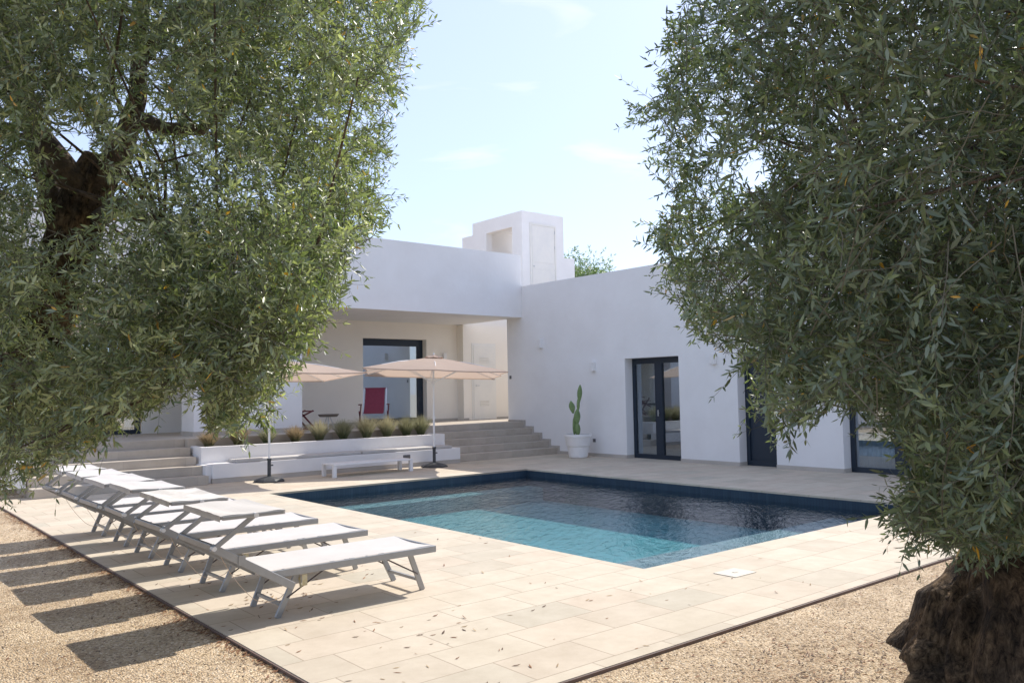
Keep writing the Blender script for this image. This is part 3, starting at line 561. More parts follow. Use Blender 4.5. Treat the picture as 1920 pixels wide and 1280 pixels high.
for i, yy in enumerate(ys):
    o = lou if i == 0 else copy_tree(lou)
    o.location = (2.115, yy, 0); o.rotation_euler = (0, 0, R_((0, 0.9, -1.0, 1.3, -0.8, 0.6)[i])); tag(o, lab[i], 'sun lounger', 'white sun loungers in a row by the pool')
    for ch in o.children:
        if ch.name.startswith('sunshade'):
            ch.matrix_basis = Matrix.Translation((0.235, 0.32, 0.775)) @ Matrix.Rotation(R_(tl[i][0]), 4, 'X') @ Matrix.Rotation(R_(tl[i][1] * 0.5), 4, 'Y') @ Matrix.Translation((-0.235, -0.32, -0.775))
            if i == 1:
                for q in ch.children:
                    if q.name.startswith('shade_cloth'): q.data = q.data.copy(); q.data.materials[0] = MAT['mesh_fabric_worn']

# ------------------------------------------------------------------ low white table
o = empty('low_table', (8.52, 14.9, 0), 'long low white slatted table standing on the deck in front of the bench', 'table')
x0, x1, y0, y1 = 7.63, 9.44, 14.62, 15.12
MB().box(x0, x1, y0, y1, 0.225, 0.255).build('table_top', 'white_plastic', o, bevel=0.006)
for lx in (x0, x1 - 0.07):
    for ly in (y0, y1 - 0.07): MB().box(lx, lx + 0.07, ly, ly + 0.07, 0, 0.224).build('leg', 'white_plastic', o, bevel=0.005)

# ------------------------------------------------------------------ potted cactus
o = empty('potted_cactus', (13.92, 14.36, 0), 'tall prickly pear cactus in a large white pot against the wing wall', 'potted plant')
c0 = (13.92, 14.36, 0)
MB().lathe([(0.0, 0.0), (0.20, 0.0), (0.225, 0.03), (0.255, 0.26), (0.26, 0.27), (0.275, 0.29), (0.31, 0.47), (0.31, 0.49), (0.335, 0.50), (0.335, 0.56), (0.30, 0.56), (0.29, 0.50), (0.0, 0.50)], c0, 40).build('pot', 'white_plastic', o, smooth=False)
MB().lathe([(0.0, 0.505), (0.29, 0.505), (0.0, 0.51)], c0, 20).build('soil', 'soil', o)
def pad(cx, cz, hgt, wid, lean, off=0.0, th=0.035, yaw=0.0):
    q = MB(); n1, n2 = 14, 14; cr_ = Vector((cR.x, cR.y, 0)).normalized(); cf_ = Vector((-cr_.y, cr_.x, 0)); Ry = Matrix.Rotation(R_(yaw), 3, 'Z')
    for a in range(n1 + 1):
        t = a / n1; zz = hgt * t; prof = math.sin(math.pi * min(1, t * 0.93 + 0.07)) ** 0.62 * (0.55 + 0.45 * math.sin(math.pi * t * 0.75)); ww = max(wid / 2 * prof, 0.012 if a else 0.02)
        for b2 in range(n2):
            an = 2 * math.pi * b2 / n2; loc = Ry @ (cr_ * (ww * math.cos(an)) + cf_ * (min(th, ww) * math.sin(an)))
            base = Vector(c0) + cr_ * (cx + math.tan(R_(lean)) * zz) + cf_ * off
            q.v.append((base.x + loc.x, base.y + loc.y, cz + zz))
    for a in range(n1):
        for b2 in range(n2): i0 = a * n2 + b2; i1 = a * n2 + (b2 + 1) % n2; q.f.append((i0, i1, i1 + n2, i0 + n2))
    q.f.append(tuple(range(n2))); q.f.append(tuple(n1 * n2 + k for k in range(n2)))
    return q.build('pad', 'cactus', o, smooth=True)
pad(0.0, 0.49, 0.36, 0.15, -2, th=0.05); pad(-0.08, 0.54, 0.44, 0.12, 1, 0.03, yaw=50); pad(-0.02, 0.76, 0.40, 0.18, 3, th=0.04, yaw=20); pad(0.02, 1.09, 0.34, 0.09, 2, 0.0, yaw=50); pad(-0.10, 1.05, 0.30, 0.15, -9, 0.03); pad(0.05, 1.31, 0.42, 0.14, 4, 0.0, yaw=25)

# ------------------------------------------------------------------ terrace furniture
o = empty('red_deckchair', (10.25, 17.6, FZ), 'red cloth deckchair with silver frame in front of the big terrace window', 'chair')
cx, cy = 10.22, 17.5
ax = Vector((0.82, -0.57, 0)); ay = Vector((0.57, 0.82, 0))
def C3(u, v2, z): q = Vector((cx, cy, FZ)) + ax * u + ay * v2; return (q.x, q.y, z + FZ)
for sg_ in (-1, 1):
    MB().bar(C3(0.27 * sg_, 0.0, 0.30), C3(0.27 * sg_, 0.32, 0.95), 0.03, 0.045).build('back_post', 'silver', o)
    q = MB(); q.bar(C3(0.33 * sg_, -0.45, 0.0), C3(0.33 * sg_, 0.15, 0.56), 0.025, 0.03); q.bar(C3(0.33 * sg_, 0.3, 0.0), C3(0.33 * sg_, -0.35, 0.40), 0.025, 0.03); q.bar(C3(0.33 * sg_, -0.35, 0.56), C3(0.33 * sg_, 0.16, 0.56), 0.04, 0.025); q.build('leg', 'red_wood', o)
q = MB()
for i in range(14):
    t0, t1 = i / 14, (i + 1) / 14
    def F3(u, t): return C3(u, 0.32 - 0.75 * t, 0.94 - 0.62 * t - 0.14 * math.sin(math.pi * t) + 0.10 * max(0, t - 0.8) * 5 * 0.3)
    q.quad(F3(-0.235, t0), F3(0.235, t0), F3(0.235, t1), F3(-0.235, t1))
q.build('cloth', 'red_cloth', o, solid=0.006)
MB().bar(C3(-0.29, 0.32, 0.945), C3(0.29, 0.32, 0.945), 0.03, 0.03).build('top_rail', 'red_cloth', o)
q = MB()
for i in range(1): q.box(0, 0, 0, 0, 0, 0)
MB().bar(C3(-0.2, 0.29, 0.80), C3(0.2, 0.29, 0.80), 0.07, 0.16).build('pillow', 'red_cloth', o, bevel=0.025)

o = empty('folding_chair', (8.8, 17.4, FZ), 'folding chair with crossed red-brown legs at the edge of the white terrace pier', 'chair')
hx, hy = 8.62, 18.25
def C4(u, v2, z): return (hx + u, hy + v2, z + FZ)
for v2 in (0.0, 0.42):
    MB().bar(C4(-0.05, v2, 0.52), C4(0.42, v2, 0.02), 0.025, 0.035).build('leg', 'red_wood', o); MB().bar(C4(-0.12, v2, 0.22), C4(0.38, v2, 0.44), 0.025, 0.035).build('leg', 'red_wood', o)
MB().box(hx - 0.12, hx + 0.40, hy, hy + 0.42, FZ + 0.415, FZ + 0.44).build('seat', 'red_wood', o); MB().box(hx + 0.12, hx + 0.44, hy, hy + 0.42, FZ + 0.0, FZ + 0.02).build('stretcher', 'red_wood', o)
o = empty('round_table', (9.06, 17.7, FZ), 'small round dark tray table standing on the terrace between the two chairs', 'table')
MB().lathe([(0.0, 0.315), (0.19, 0.315), (0.24, 0.36), (0.245, 0.36), (0.20, 0.30), (0.0, 0.30)], (9.06, 17.6, FZ), 28).build('tray', 'table_top', o)
for an in (0, 120, 240):
    MB().tube([(9.06 + 0.04 * math.cos(R_(an)), 17.6 + 0.04 * math.sin(R_(an)), FZ + 0.3), (9.06 + 0.17 * math.cos(R_(an)), 17.6 + 0.17 * math.sin(R_(an)), FZ)], 0.01).build('leg', 'silver', o)

# ------------------------------------------------------------------ wall fittings
def wall_lamp(y, z, label, x=WX, facing='x'):
    q = MB()
    if facing == 'x': q.box(x - 0.1, x - 0.001, y - 0.06, y + 0.06, z - 0.11, z + 0.11); q.box(x - 0.105, x - 0.1, y - 0.03, y + 0.03, z - 0.08, z + 0.08)
    else: q.box(y - 0.05, y + 0.05, x - 0.1, x - 0.001, z - 0.13, z + 0.13)
    o = q.build('wall_lamp', 'white_plastic', None, bevel=0.008); tag(o, label, 'wall lamp', 'white wall lamps on the house')
wall_lamp(16.26, 2.83, 'small white wall lamp on the wing wall above the stairs'); wall_lamp(14.35, 2.17, 'small white wall lamp above and right of the cactus'); wall_lamp(10.78, 2.21, 'small white wall lamp right of the French window')
wall_lamp(13.93, 2.62, 'white wall lamp beside the big terrace window', BY, 'y')
q = MB().box(WX - 0.012, WX - 0.001, 14.34, 14.43, 0.34, 0.42).build('wall_socket', 'grey_socket', None, bevel=0.004); tag(q, 'dark square socket low on the wing wall right of the cactus pot', 'socket')
q = MB().box(WX - 0.012, WX - 0.001, 17.50, 17.58, 1.94, 2.03).build('wall_switch', 'grey_socket', None, bevel=0.004); tag(q, 'small dark switch on the wall edge at the top of the stairs', 'switch')
q = MB().box(5.98, 6.28, 4.30, 4.53, 0.0, 0.006).box(6.11, 6.15, 4.40, 4.43, 0.006, 0.01).build('skimmer_cover', 'cover_stone', None, bevel=0.002); tag(q, 'square pale cover plate set in the deck near the pool corner', 'cover plate')

# ------------------------------------------------------------------ vegetation
rng = np.random.default_rng(11)
def unit(a): return a / np.maximum(np.linalg.norm(a, axis=-1, keepdims=True), 1e-9)
def in_poly(px, py, poly):
    ins = np.zeros(px.shape, bool); n_ = len(poly)
    for i in range(n_):
        x0, y0 = poly[i]; x1, y1 = poly[(i + 1) % n_]
        if y0 == y1: continue
        c = ((y0 > py) != (y1 > py)) & (px < (x1 - x0) * (py - y0) / (y1 - y0) + x0); ins ^= c
    return ins
def foliage(parent, P, D, size, cols, nodes=9, yellow=0.008, twl=0.20):
    """P,D (n,3): twig roots and directions -> leaves mesh + stem mesh"""
    n_ = len(P); L = twl * rng.uniform(0.7, 1.35, n_); D = unit(D)
    up = np.tile([0, 0, 1.0], (n_, 1)); S1 = unit(np.cross(D, up) + rng.normal(0, 0.15, (n_, 3))); S2 = unit(np.cross(D, S1))
    rol = rng.uniform(0, 2 * np.pi, n_)[:, None]; S1, S2 = S1 * np.cos(rol) + S2 * np.sin(rol), S2 * np.cos(rol) - S1 * np.sin(rol)
    bend = rng.normal(0, 0.28, (n_, 3)) + np.array([0, 0, 0.02])
    def pos(t): return P + D * (L * t)[:, None] + bend * (L * t * t)[:, None]
    LB, LD, LN, LL, LC = [], [], [], [], []
    twcol = rng.uniform(0, 1, n_)
    for k in range(nodes):
        t = (k + 0.8) / nodes; base = pos(np.full(n_, t)); dd = unit(D + 2 * bend * t); sd_ = S1 if k % 2 == 0 else S2
        for sg_ in (-1, 1):
            ang = R_(1) * rng.uniform(30, 68, n_)[:, None]; ld = unit(dd * np.cos(ang) + sd_ * (sg_ * np.sin(ang)) + rng.normal(0, 0.16, (n_, 3)) + np.array([0, 0, -0.08]))
            nn = unit(np.cross(ld, np.cross(dd + rng.normal(0, 0.35, (n_, 3)), ld)) + rng.normal(0, 0.3, (n_, 3)))
            LB.append(base); LD.append(ld); LN.append(nn); LL.append(size * rng.uniform(0.6, 1.2, n_) * (1.0 - 0.45 * abs(t - 0.5))); LC.append(twcol)
    base = pos(np.ones(n_)); LB.append(base); LD.append(unit(D + 2 * bend)); LN.append(S2); LL.append(size * rng.uniform(0.5, 0.9, n_)); LC.append(twcol)
    LB, LD, LN, LL, LC = map(np.concatenate, (LB, LD, LN, LL, LC)); keep = rng.uniform(0, 1, len(LB)) > 0.12
    LB, LD, LN, LL, LC = LB[keep], LD[keep], LN[keep], LL[keep], LC[keep]; N = len(LB)
    W_ = unit(np.cross(LN, LD)); LN = np.cross(LD, W_); wd = LL * rng.uniform(0.095, 0.145, N); cv = rng.uniform(-0.12, 0.05, N)
    T = [(0, 0, 0), (0.33, 1, 0.3), (0.72, 0.72, 0.25), (1, 0, 0), (0.72, -0.72, 0.25), (0.33, -1, 0.3)]
    V = np.zeros((N, 6, 3))
    for i, (a, w_, h) in enumerate(T):
        V[:, i] = LB + LD * (LL * a)[:, None] + W_ * (wd * w_)[:, None] + LN * (wd * h * 0.6 + LL * cv * a * a)[:, None]
    F = np.array([[0, 3, 2, 1], [0, 5, 4, 3]])[None] + (np.arange(N) * 6)[:, None, None]
    c0, c1, c2 = map(np.array, cols); k = np.clip(LC * 0.6 + rng.uniform(0, 0.4, N), 0, 1)[:, None]
    C = np.where(k < 0.5, c0 + (c1 - c0) * k * 2, c1 + (c2 - c1) * (k - 0.5) * 2)
    C = C * 1.35; C = C * (0.8 + 0.4 * rng.uniform(0, 1, (N, 1))); yl = rng.uniform(0, 1, N) < yellow; C[yl] = np.array([0.55, 0.30, 0.04]) * rng.uniform(0.7, 1.15, (yl.sum(), 1))
    np_mesh('leaves', V.reshape(-1, 3), F.reshape(-1, 4), 'olive_leaf', parent, np.repeat(C[:, None], 6, 1).reshape(-1, 3))['kind'] = 'stuff'
    ts = [0, 0.5, 1.0]; SV = np.zeros((n_, 9, 3))
    for i, t in enumerate(ts):
        c_ = pos(np.full(n_, t)); rr = (0.0018, 0.0013, 0.0006)[i]
        for j in range(3): an = 2 * np.pi * j / 3; SV[:, i * 3 + j] = c_ + S1 * (rr * np.cos(an)) + S2 * (rr * np.sin(an))
    SF = np.array([[i * 3 + j, i * 3 + (j + 1) % 3, i * 3 + 3 + (j + 1) % 3, i * 3 + 3 + j] for i in range(2) for j in range(3)])[None] + (np.arange(n_) * 9)[:, None, None]
    np_mesh('twigs', SV.reshape(-1, 3), SF.reshape(-1, 4), 'twig', parent)['kind'] = 'stuff'
    return N
def branches(parent, curves, name='branches', material='twig', n=5, cap=False):
    mb = MB()
    for pts, rad in curves: mb.tube(pts, rad, n, cap)
    return mb.build(name, material, parent, smooth=True)
def grow(parent, centers, radii, whips, wl, keepfn, size, cols, axis, twl, step=0.055, yellow=0.008, hang=0.22):
    """each cluster centre sends out whips; every whip carries twigs"""
    P, D, curves = [], [], []
    for c, rc in zip(centers, radii):
        c = np.array(c); out = unit(c - axis)
        for k in range(whips):
            p = c + rng.normal(0, rc * 0.35, 3); d_ = unit(out * 0.55 + rng.normal(0, 0.75, 3) + np.array([0, 0, 0.12])); ln = wl * rng.uniform(0.5, 1.3); ns = max(4, int(ln / step)); pts = []
            for i in range(ns + 1):
                pts.append(tuple(p))
                if i > 1:
                    s_ = unit(np.cross(d_, rng.normal(0, 1, 3))); an = R_(rng.uniform(25, 65))
                    P.append(p.copy()); D.append(d_ * math.cos(an) + s_ * math.sin(an))
                d_ = unit(d_ + rng.normal(0, 0.08, 3) + np.array([0, 0, -hang * 0.09 * (1 + i / ns)])); p = p + d_ * (ln / ns)
            P.append(p.copy()); D.append(d_); curves.append((pts, [0.0021 - 0.0013 * i / ns for i in range(ns + 1)]))
    P, D = np.array(P), np.array(D); Dn = unit(D); k = keepfn(P) & keepfn(P + Dn * twl * 0.9) & keepfn(P + Dn * twl * 1.15); P, D = P[k], D[k]
    cv = []
    for pts, rad in curves:
        a = np.array(pts); kk = keepfn(a); 
        e = len(a) if kk.all() else int(np.argmin(kk))
        if e > 2: cv.append((pts[:e], rad[:e]))
    nl = foliage(parent, P, D, size, cols, yellow=yellow, twl=twl); branches(parent, cv, 'whips', 'twig', 4)['kind'] = 'stuff'
    return nl
def bark_trunk(parent, path, rads, flutes=7, amp=0.12, seed=1, nseg=64, steps=60, flare=None, hollow=None, name='trunk'):
    rs = np.random.default_rng(seed); path = [Vector(p) for p in path]; V = []; m_ = len(path) - 1
    ph = rs.uniform(0, 6.28, 8); fr = [2, 3, 5, 7, 11, 17, 23, 31]; am = [0.11, 0.13, 0.10, 0.07, 0.04, 0.03, 0.02, 0.015]
    for i in range(steps + 1):
        t = i / steps * m_; k = min(int(t), m_ - 1); u_ = t - k; p0 = path[max(k - 1, 0)]; p1 = path[k]; p2 = path[k + 1]; p3 = path[min(k + 2, m_)]
        c = 0.5 * ((2 * p1) + (p2 - p0) * u_ + (2 * p0 - 5 * p1 + 4 * p2 - p3) * u_ ** 2 + (3 * p1 - p0 - 3 * p2 + p3) * u_ ** 3)
        dd = (p2 - p1).normalized(); e1 = dd.cross(Vector((0.3, 0.9, 0.1))).normalized(); e2 = dd.cross(e1); r0 = rads[k] * (1 - u_) + rads[k + 1] * u_
        for j in range(nseg):
            an = 2 * math.pi * j / nseg; rr = 1.0
            for q in range(8): rr += amp * 8 * am[q] * math.sin(fr[q] * (an + 0.25 * c.z * (1 if q % 2 else -0.6)) + ph[q] + (2.1 + q) * c.z * (0.5 + 0.25 * q) * (1 if q > 3 else 0.35))
            rd = e1 * math.cos(an) + e2 * math.sin(an)
            if hollow:
                for q in range(5):
                    gz = abs(math.sin((3 + 2 * q) * 0.5 * (an + 0.35 * math.sin(1.7 * c.z + q)) + ph[q] * 1.7 + 0.5 * math.sin(3.1 * c.z + q * 2))); rr -= (0.10, 0.09, 0.06, 0.03, 0.02)[q] * max(0.0, 1 - gz * 2.6) ** 1.5
                rr += 0.03 * math.sin(9 * an + 5 * c.z + ph[1]) * math.sin(6 * c.z - 5 * an + ph[3]) + 0.012 * math.sin(26 * c.z + 15 * an) * math.sin(31 * an - 9 * c.z) + 0.05 * math.sin(7 * c.z + 4 * an + 1.0) * math.sin(3 * an - 9 * c.z)
                for hd, hz, sa, sz, dp in hollow:
                    da = 1 - rd.dot(hd); rr -= dp * math.exp(-da / sa - ((c.z - hz) / sz) ** 2)
            V.append(tuple(c + rd * (r0 * rr)))
    mb = MB(); mb.v = V
    for i in range(steps):
        for j in range(nseg): a_, b_ = i * nseg + j, i * nseg + (j + 1) % nseg; mb.f.append((a_, b_, b_ + nseg, a_ + nseg))
    mb.f.append(tuple(reversed(range(nseg)))); mb.f.append(tuple(steps * nseg + j for j in range(nseg)))
    o = mb.build(name, 'bark_old', parent, smooth=True)
    return o
SH = np.array([-math.cos(R_(SUN_AZ)), -math.sin(R_(SUN_AZ)), 0]) / math.tan(R_(SUN_EL))
def shadow_free(P, margin=40):
    """True where the point's shadow falls outside what the viewer sees of the ground (the photo shows that ground sunlit)"""
    Sx = P + SH[None] * (P[:, 2:3] + 0.05); Sx = Sx.copy(); Sx[:, 2] = -0.05; x, y, d_ = proj(Sx)
    return (x < -margin) | (x > 1960) | (y > 1300) | (d_ < 0.3)
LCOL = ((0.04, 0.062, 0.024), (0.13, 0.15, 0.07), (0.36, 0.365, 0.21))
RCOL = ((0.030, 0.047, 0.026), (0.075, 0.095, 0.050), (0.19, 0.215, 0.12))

# --- left olive
LP = [(-700, -300), (800, -300), (792, 0), (802, 40), (765, 85), (770, 150), (742, 205), (730, 255), (748, 300), (722, 345), (742, 400), (715, 432), (690, 455), (662, 480), (652, 540), (622, 558), (640, 590), (598, 622), (612, 655),
      (562, 672), (585, 692), (542, 712), (520, 760), (545, 785), (500, 792), (470, 818), (420, 822), (380, 812), (366, 760), (374, 700), (348, 685), (352, 730), (312, 752), (262, 778), (232, 792), (205, 822), (165, 850), (120, 868), (95, 890), (62, 885), (35, 930), (-30, 940), (-700, 1000)]
holeL = [[(60, 640), (92, 430), (95, 300), (80, 225), (130, 205), (215, 320), (205, 400), (170, 480), (150, 640)], [(245, 80), (300, 80), (305, 215), (420, 240), (420, 270), (290, 260), (235, 340), (205, 320)]]
def keepL(P):
    x, y, d_ = proj(P); k = in_poly(x, y, LP) & (d_ > 3.3); k &= shadow_free(P)
    k &= ~((x > 450) & (y > 640) & (rng.uniform(0, 1, len(P)) < 0.28))
    for i, h in enumerate(holeL):
        k &= ~(in_poly(x, y, h) & (d_ < 6.3) & (rng.uniform(0, 1, len(P)) < (0.66, 0.5)[i]) & ((y < 440) | (rng.uniform(0, 1, len(P)) < 0.55)))
    return k
def sample_crown(n_, xr, yr, dr, keepfn, mind, tries=40000):
    x = rng.uniform(*xr, tries); y = rng.uniform(*yr, tries); d_ = rng.uniform(*dr, tries)
    r = (x - 960) / FPX * d_; uu = (640 - y) / FPX * d_; P = np.array(CAM)[None] + np.array(cF)[None] * d_[:, None] + np.array(cR)[None] * r[:, None] + np.array(cU)[None] * uu[:, None]
    P = P[keepfn(P) & (P[:, 2] > 0.7)]; out = []
    for q in P:
        if all(np.linalg.norm(q - o_) > mind for o_ in out[-400:]): out.append(q)
        if len(out) >= n_: break
    return out
LT = empty('olive_tree', camp(-4.75, 6.1, -0.06), 'old olive tree at the left, its crown hanging over the head ends of the loungers', 'olive tree')
base = camp(-4.75, 6.1, -0.15)
path = [base, camp(-4.35, 6.1, 0.7), camp(-3.62, 6.05, 1.75), camp(-3.30, 6.0, 2.45), camp(-3.08, 6.0, 3.05), camp(-2.98, 6.05, 3.35)]
bark_trunk(LT, path, [0.40, 0.27, 0.19, 0.165, 0.15, 0.12], amp=0.10, seed=3)
lim = [([camp(-3.04, 6.0, 3.0), camp(-3.2, 5.85, 3.3), camp(-3.36, 5.75, 3.55), camp(-3.5, 5.6, 4.0), camp(-3.9, 5.3, 4.8)], [0.095, 0.08, 0.065, 0.04, 0.02]),
       ([camp(-3.05, 6.0, 3.1), camp(-2.85, 6.05, 3.45), camp(-2.72, 6.0, 3.8), camp(-2.66, 5.9, 4.3), camp(-2.5, 5.8, 5.2)], [0.115, 0.085, 0.065, 0.05, 0.03]),
       ([camp(-2.72, 6.0, 3.65), camp(-2.5, 5.95, 3.55), camp(-2.2, 5.85, 3.5), camp(-1.8, 5.6, 3.7)], [0.06, 0.05, 0.04, 0.02]),
       ([camp(-3.3, 6.05, 2.9), camp(-3.6, 6.2, 3.6), camp(-3.9, 6.3, 4.6)], [0.10, 0.07, 0.04]),
       ([camp(-2.7, 6.0, 4.1), camp(-2.1, 5.8, 4.6), camp(-1.4, 5.5, 5.0)], [0.06, 0.045, 0.02]),
       ([camp(-3.0, 6.0, 2.9), camp(-2.6, 5.5, 2.9), camp(-2.1, 5.0, 2.6), camp(-1.6, 4.7, 2.1)], [0.07, 0.05, 0.035, 0.02]),
       ([camp(-3.4, 6.0, 2.3), camp(-3.3, 5.3, 2.3), camp(-3.0, 4.7, 1.9)], [0.07, 0.05, 0.02])]
branches(LT, lim, 'limbs', 'bark', 14, True)
cen = sample_crown(185, (-420, 800), (-320, 960), (3.6, 6.9), keepL, 0.26) + sample_crown(26, (360, 640), (540, 830), (3.4, 4.9), keepL, 0.16) + sample_crown(10, (-60, 330), (640, 900), (3.6, 5.6), keepL, 0.16)
sec = []
lp = np.array([list(p) for pts, _ in lim for p in pts])
for c in cen:
    j = np.argmin(np.linalg.norm(lp - c, axis=1)); a = lp[j]; mdp = (a + c) / 2 + rng.normal(0, 0.08, 3); sec.append(([tuple(a), tuple(mdp), tuple(c)], [0.011, 0.008, 0.004]))
sec = [s for s in sec if keepL(np.array(s[0][1:])).all() and in_poly(*[q for q in proj(np.array(s[0][2:3]) + unit(np.array(s[0][2]) - np.array(s[0][0])) * 0.3)[:2]], LP).all()]
branches(LT, sec, 'branches', 'bark', 6)['kind'] = 'stuff'
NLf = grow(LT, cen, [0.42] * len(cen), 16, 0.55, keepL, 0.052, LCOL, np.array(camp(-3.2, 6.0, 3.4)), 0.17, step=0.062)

# --- right olive
RP = [(2700, -300), (1285, -300), (1290, 0), (1252, 45), (1250, 95), (1232, 150), (1222, 195), (1155, 190), (1160, 215), (1195, 240), (1240, 252), (1200, 300), (1215, 312), (1252, 318), (1256, 380), (1218, 398), (1222, 430), (1185, 455), (1205, 475), (1236, 490), (1240, 550),
      (1268, 590), (1296, 615), (1310, 640), (1350, 655), (1395, 700), (1392, 750), (1412, 800), (1440, 830), (1470, 835), (1478, 795), (1520, 795), (1570, 762), (1600, 775), (1650, 790), (1690, 815), (1712, 880), (1675, 905), (1690, 950), (1640, 975), (1665, 1000), (1725, 1035), (1790, 1050), (1835, 1030), (1990, 1060), (2700, 1100)]
gapR = [(1340, 300), (1440, 290), (1450, 345), (1350, 345)]
def keepR(P):
    x, y, d_ = proj(P); k = in_poly(x, y, RP) & (d_ > 2.2); k &= ~in_poly(x, y, gapR); thin = (x > 1560) & (y > 590); k &= ~(thin & (rng.uniform(0, 1, len(P)) < 0.08)); k &= ~((y < 600) & (rng.uniform(0, 1, len(P)) < 0.30 * np.clip((1520 - x) / 200, 0, 1))); k &= shadow_free(P)
    k &= d_ < 5.6 - 0.0 * x; near = np.clip((1600 - x) / 400, 0, 1) * 1.3 + 2.0; k &= d_ > near
    return k
RT = empty('olive_tree', camp(2.95, 4.6, -0.06), 'massive gnarled olive tree at the right with a hollow fluted trunk', 'olive tree')
hz_ = Vector((cF.x, cF.y, 0)).normalized(); hr_ = Vector((hz_.y, -hz_.x, 0))
path = [camp(2.88, 4.50, -0.35), camp(2.97, 4.52, 0.1), camp(3.24, 4.55, 0.6), camp(3.45, 4.5, 1.2), camp(3.5, 4.5, 2.0), camp(3.45, 4.5, 2.8)]
bark_trunk(RT, path, [0.86, 0.78, 0.62, 0.48, 0.38, 0.30], amp=0.12, seed=8, nseg=260, steps=200, hollow=[((-hz_ - hr_ * 0.40).normalized(), 0.12, 0.045, 0.22, 0.75), ((-hz_ - hr_ * 0.15).normalized(), 0.52, 0.02, 0.2, 0.3), ((-hz_ - hr_ * 1.1).normalized(), 0.45, 0.01, 0.3, 0.18)])
lim = [([camp(3.4, 4.5, 2.5), camp(3.0, 4.3, 3.2), camp(2.6, 4.2, 3.8), camp(2.1, 4.2, 4.1)], [0.2, 0.11, 0.06, 0.02]), ([camp(3.4, 4.5, 2.6), camp(3.6, 4.3, 3.6), camp(3.7, 4.0, 4.8)], [0.2, 0.14, 0.06]),
       ([camp(3.3, 4.5, 2.2), camp(2.7, 4.0, 2.5), camp(2.2, 3.9, 2.7), camp(1.8, 4.0, 2.65)], [0.14, 0.08, 0.045, 0.015]), ([camp(3.4, 4.5, 2.4), camp(3.2, 3.6, 2.9), camp(2.4, 2.9, 2.6)], [0.13, 0.08, 0.03])]
branches(RT, lim, 'limbs', 'bark', 14, True)
cen = sample_crown(170, (1180, 2350), (-350, 1040), (2.3, 5.5), keepR, 0.22) + sample_crown(34, (1165, 1400), (-60, 640), (4.2, 5.6), keepR, 0.15) + sample_crown(40, (1640, 2050), (600, 1040), (2.6, 4.3), keepR, 0.15)
lp = np.array([list(p) for pts, _ in lim for p in pts]); sec = []
for c in cen:
    j = np.argmin(np.linalg.norm(lp - c, axis=1)); a = lp[j]; mdp = (a + c) / 2 + rng.normal(0, 0.08, 3); sec.append(([tuple(a), tuple(mdp), tuple(c)], [0.010, 0.007, 0.004]))
sec = [s for s in sec if keepR(np.array(s[0])).all() and in_poly(*[q for q in proj(np.array(s[0][2:3]) + unit(np.array(s[0][2]) - np.array(s[0][0])) * 0.3)[:2]], RP).all()]
branches(RT, sec, 'branches', 'bark', 6)['kind'] = 'stuff'
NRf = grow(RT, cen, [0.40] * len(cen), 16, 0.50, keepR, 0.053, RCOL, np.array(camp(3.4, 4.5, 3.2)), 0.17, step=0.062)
print('leaves', NLf, NRf)

# --- distant tree beyond the wing
FT = empty('distant_tree', (34, 35, -0.06), 'distant green olive tree showing above the wing roof, right of the tower', 'tree')
MB().tube([(35.1, 34.9, -0.1), (35.1, 34.9, 5.5), (35.3, 34.9, 8)], [0.5, 0.35, 0.2], 12).build('trunk', 'bark', FT)
cs = [np.array([34.7, 35.1, 7.1]) + unit(rng.normal(0, 1, 3)) * np.array([1.6, 1.6, 2.0]) * rng.uniform(0.3, 1) ** 0.5 for _ in range(48)]
P = np.concatenate([c + rng.normal(0, 0.55, (34, 3)) for c in cs]); foliage(FT, P, rng.normal(0, 1, P.shape) + np.array([0, 0, 0.4]), 0.26, ((0.06, 0.10, 0.04), (0.10, 0.15, 0.06), (0.15, 0.19, 0.09)), nodes=5, yellow=0, twl=0.5)

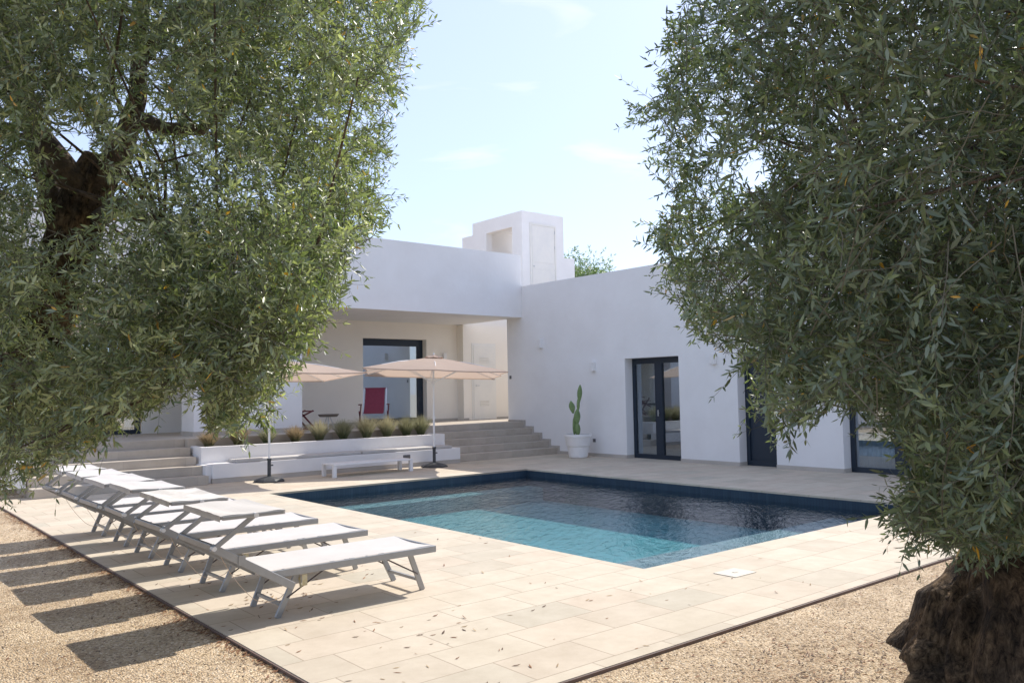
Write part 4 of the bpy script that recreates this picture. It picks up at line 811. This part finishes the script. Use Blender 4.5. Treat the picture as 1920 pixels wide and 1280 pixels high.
# ------------------------------------------------------------------ loose litter: pebbles, dry leaves
def pebbles():
    n_ = 60000; d_ = rng.uniform(0, 1, n_) ** 1.6 * 9 + 3.0; x = rng.uniform(-60, 1980, n_); r = (x - 960) / FPX * d_
    h = Vector((cF.x, cF.y, 0)).normalized(); X = h.x * d_ + h.y * r; Y = h.y * d_ - h.x * r
    ok = ((X < DX0 - 0.03) | (Y < DY0 - 0.03)); X, Y = X[ok], Y[ok]; n_ = len(X)
    s_ = rng.uniform(0.003, 0.0085, n_); base = np.array([[1, 0, 0], [-0.5, 0.87, 0], [-0.5, -0.87, 0], [0.1, 0.05, 0.75], [0.5, -0.6, 0.35], [-0.7, 0.1, 0.4]])
    th = rng.uniform(0, 6.28, n_); c, s2 = np.cos(th), np.sin(th); sx = rng.uniform(0.8, 1.5, n_)
    V = np.zeros((n_, 6, 3)); bx = base[:, 0][None] * sx[:, None]; by = np.repeat(base[:, 1][None], n_, 0)
    V[:, :, 0] = X[:, None] + s_[:, None] * (bx * c[:, None] - by * s2[:, None]); V[:, :, 1] = Y[:, None] + s_[:, None] * (bx * s2[:, None] + by * c[:, None]); V[:, :, 2] = -0.0245 + s_[:, None] * base[:, 2][None] * 1.2
    F = np.array([[0, 1, 3], [1, 5, 3], [5, 2, 3], [2, 4, 3], [4, 0, 3], [1, 2, 5], [2, 0, 4]])[None] + (np.arange(n_) * 6)[:, None, None]
    pal = np.array([[0.56, 0.43, 0.27], [0.46, 0.335, 0.20], [0.64, 0.52, 0.37], [0.38, 0.27, 0.16], [0.70, 0.61, 0.47], [0.09, 0.065, 0.05]]); C = pal[rng.choice(6, n_, p=[.3, .22, .2, .12, .12, .04])] * rng.uniform(0.85, 1.1, (n_, 1))
    tag(np_mesh('gravel_stones', V.reshape(-1, 3), F.reshape(-1, 3), 'pebble', None, np.repeat(C[:, None], 6, 1).reshape(-1, 3)), 'fine sandy gravel around the stone deck', 'gravel', kind='stuff')
pebbles()
def litter(n_, xs, ys_, z, lo, hi, name, label):
    X = xs; Y = ys_; L = rng.uniform(lo, hi, n_); th = rng.normal(0.2, 0.9, n_); c, s_ = np.cos(th), np.sin(th); w_ = L * rng.uniform(0.07, 0.12, n_); cu = rng.uniform(0.0, 0.25, n_)
    T = [(-0.5, 0, 0), (-0.15, 1, .5), (0.2, 0.9, .6), (0.5, 0, 1.2), (0.2, -0.9, .3), (-0.15, -1, .2)]; V = np.zeros((n_, 6, 3))
    for i, (a, b2, h) in enumerate(T):
        V[:, i, 0] = X + L * a * c - w_ * b2 * s_; V[:, i, 1] = Y + L * a * s_ + w_ * b2 * c; V[:, i, 2] = z + 0.002 + L * cu * h
    F = np.array([[0, 3, 2, 1], [0, 5, 4, 3]])[None] + (np.arange(n_) * 6)[:, None, None]
    pal = np.array([[0.20, 0.09, 0.045], [0.30, 0.15, 0.07], [0.12, 0.07, 0.045], [0.38, 0.27, 0.15]]); C = pal[rng.choice(4, n_)] * rng.uniform(0.8, 1.2, (n_, 1))
    tag(np_mesh(name, V.reshape(-1, 3), F.reshape(-1, 4), 'dry_leaf', None, np.repeat(C[:, None], 6, 1).reshape(-1, 3)), label, 'dry leaves', kind='stuff')
a1 = np.stack([rng.uniform(2.2, 5.6, 160), rng.uniform(3.5, 9.5, 160)], 1); a1 = a1[(rng.uniform(0, 1, 160) < np.clip(1.25 - (a1[:, 0] - 2.2) / 3.2, 0.1, 1))]
a2 = np.concatenate([np.array(c)[None] + rng.normal(0, s, (k, 2)) for c, s, k in (((2.7, 6.35), .13, 34), ((2.75, 5.6), .15, 9), ((3.3, 4.9), .22, 12), ((3.1, 6.1), .2, 10), ((2.9, 4.4), .25, 10), ((2.7, 7.3), .2, 10))])
a3 = np.stack([rng.uniform(5, 9, 16), rng.uniform(3.6, 4.9, 16)], 1); A = np.concatenate([a1, a2, a3]); A = A[~((A[:, 0] > PX0) & (A[:, 1] > PY0)) & (A[:, 0] > DX0 + .03) & (A[:, 1] > DY0 + .03)]
litter(len(A), A[:, 0], A[:, 1], 0.0, 0.028, 0.06, 'fallen_leaves', 'brown fallen olive leaves scattered over the stone deck')
k = 900; B_ = np.stack([rng.uniform(-0.5, DX0 - 0.03, k), rng.uniform(3.0, 12, k)], 1); ey = rng.uniform(3.4, 14, 2600); e_ = np.stack([DX0 - 0.01 - rng.exponential(0.03 + 0.07 * (0.5 + 0.5 * np.sin(ey * 2.3) * np.sin(ey * 5.1 + 1)) ** 2, 2600), ey], 1); C_ = np.stack([rng.uniform(2.5, 9, 500), rng.uniform(1.0, DY0 - 0.03, 500)], 1)
C_ = np.concatenate([C_, np.array([4.55, 2.55])[None] + rng.normal(0, 0.32, (500, 2))]); A = np.concatenate([B_, e_, C_]); litter(len(A), A[:, 0], A[:, 1], -0.022, 0.02, 0.05, 'gravel_litter', 'brown dry leaves and straw lying in the gravel')
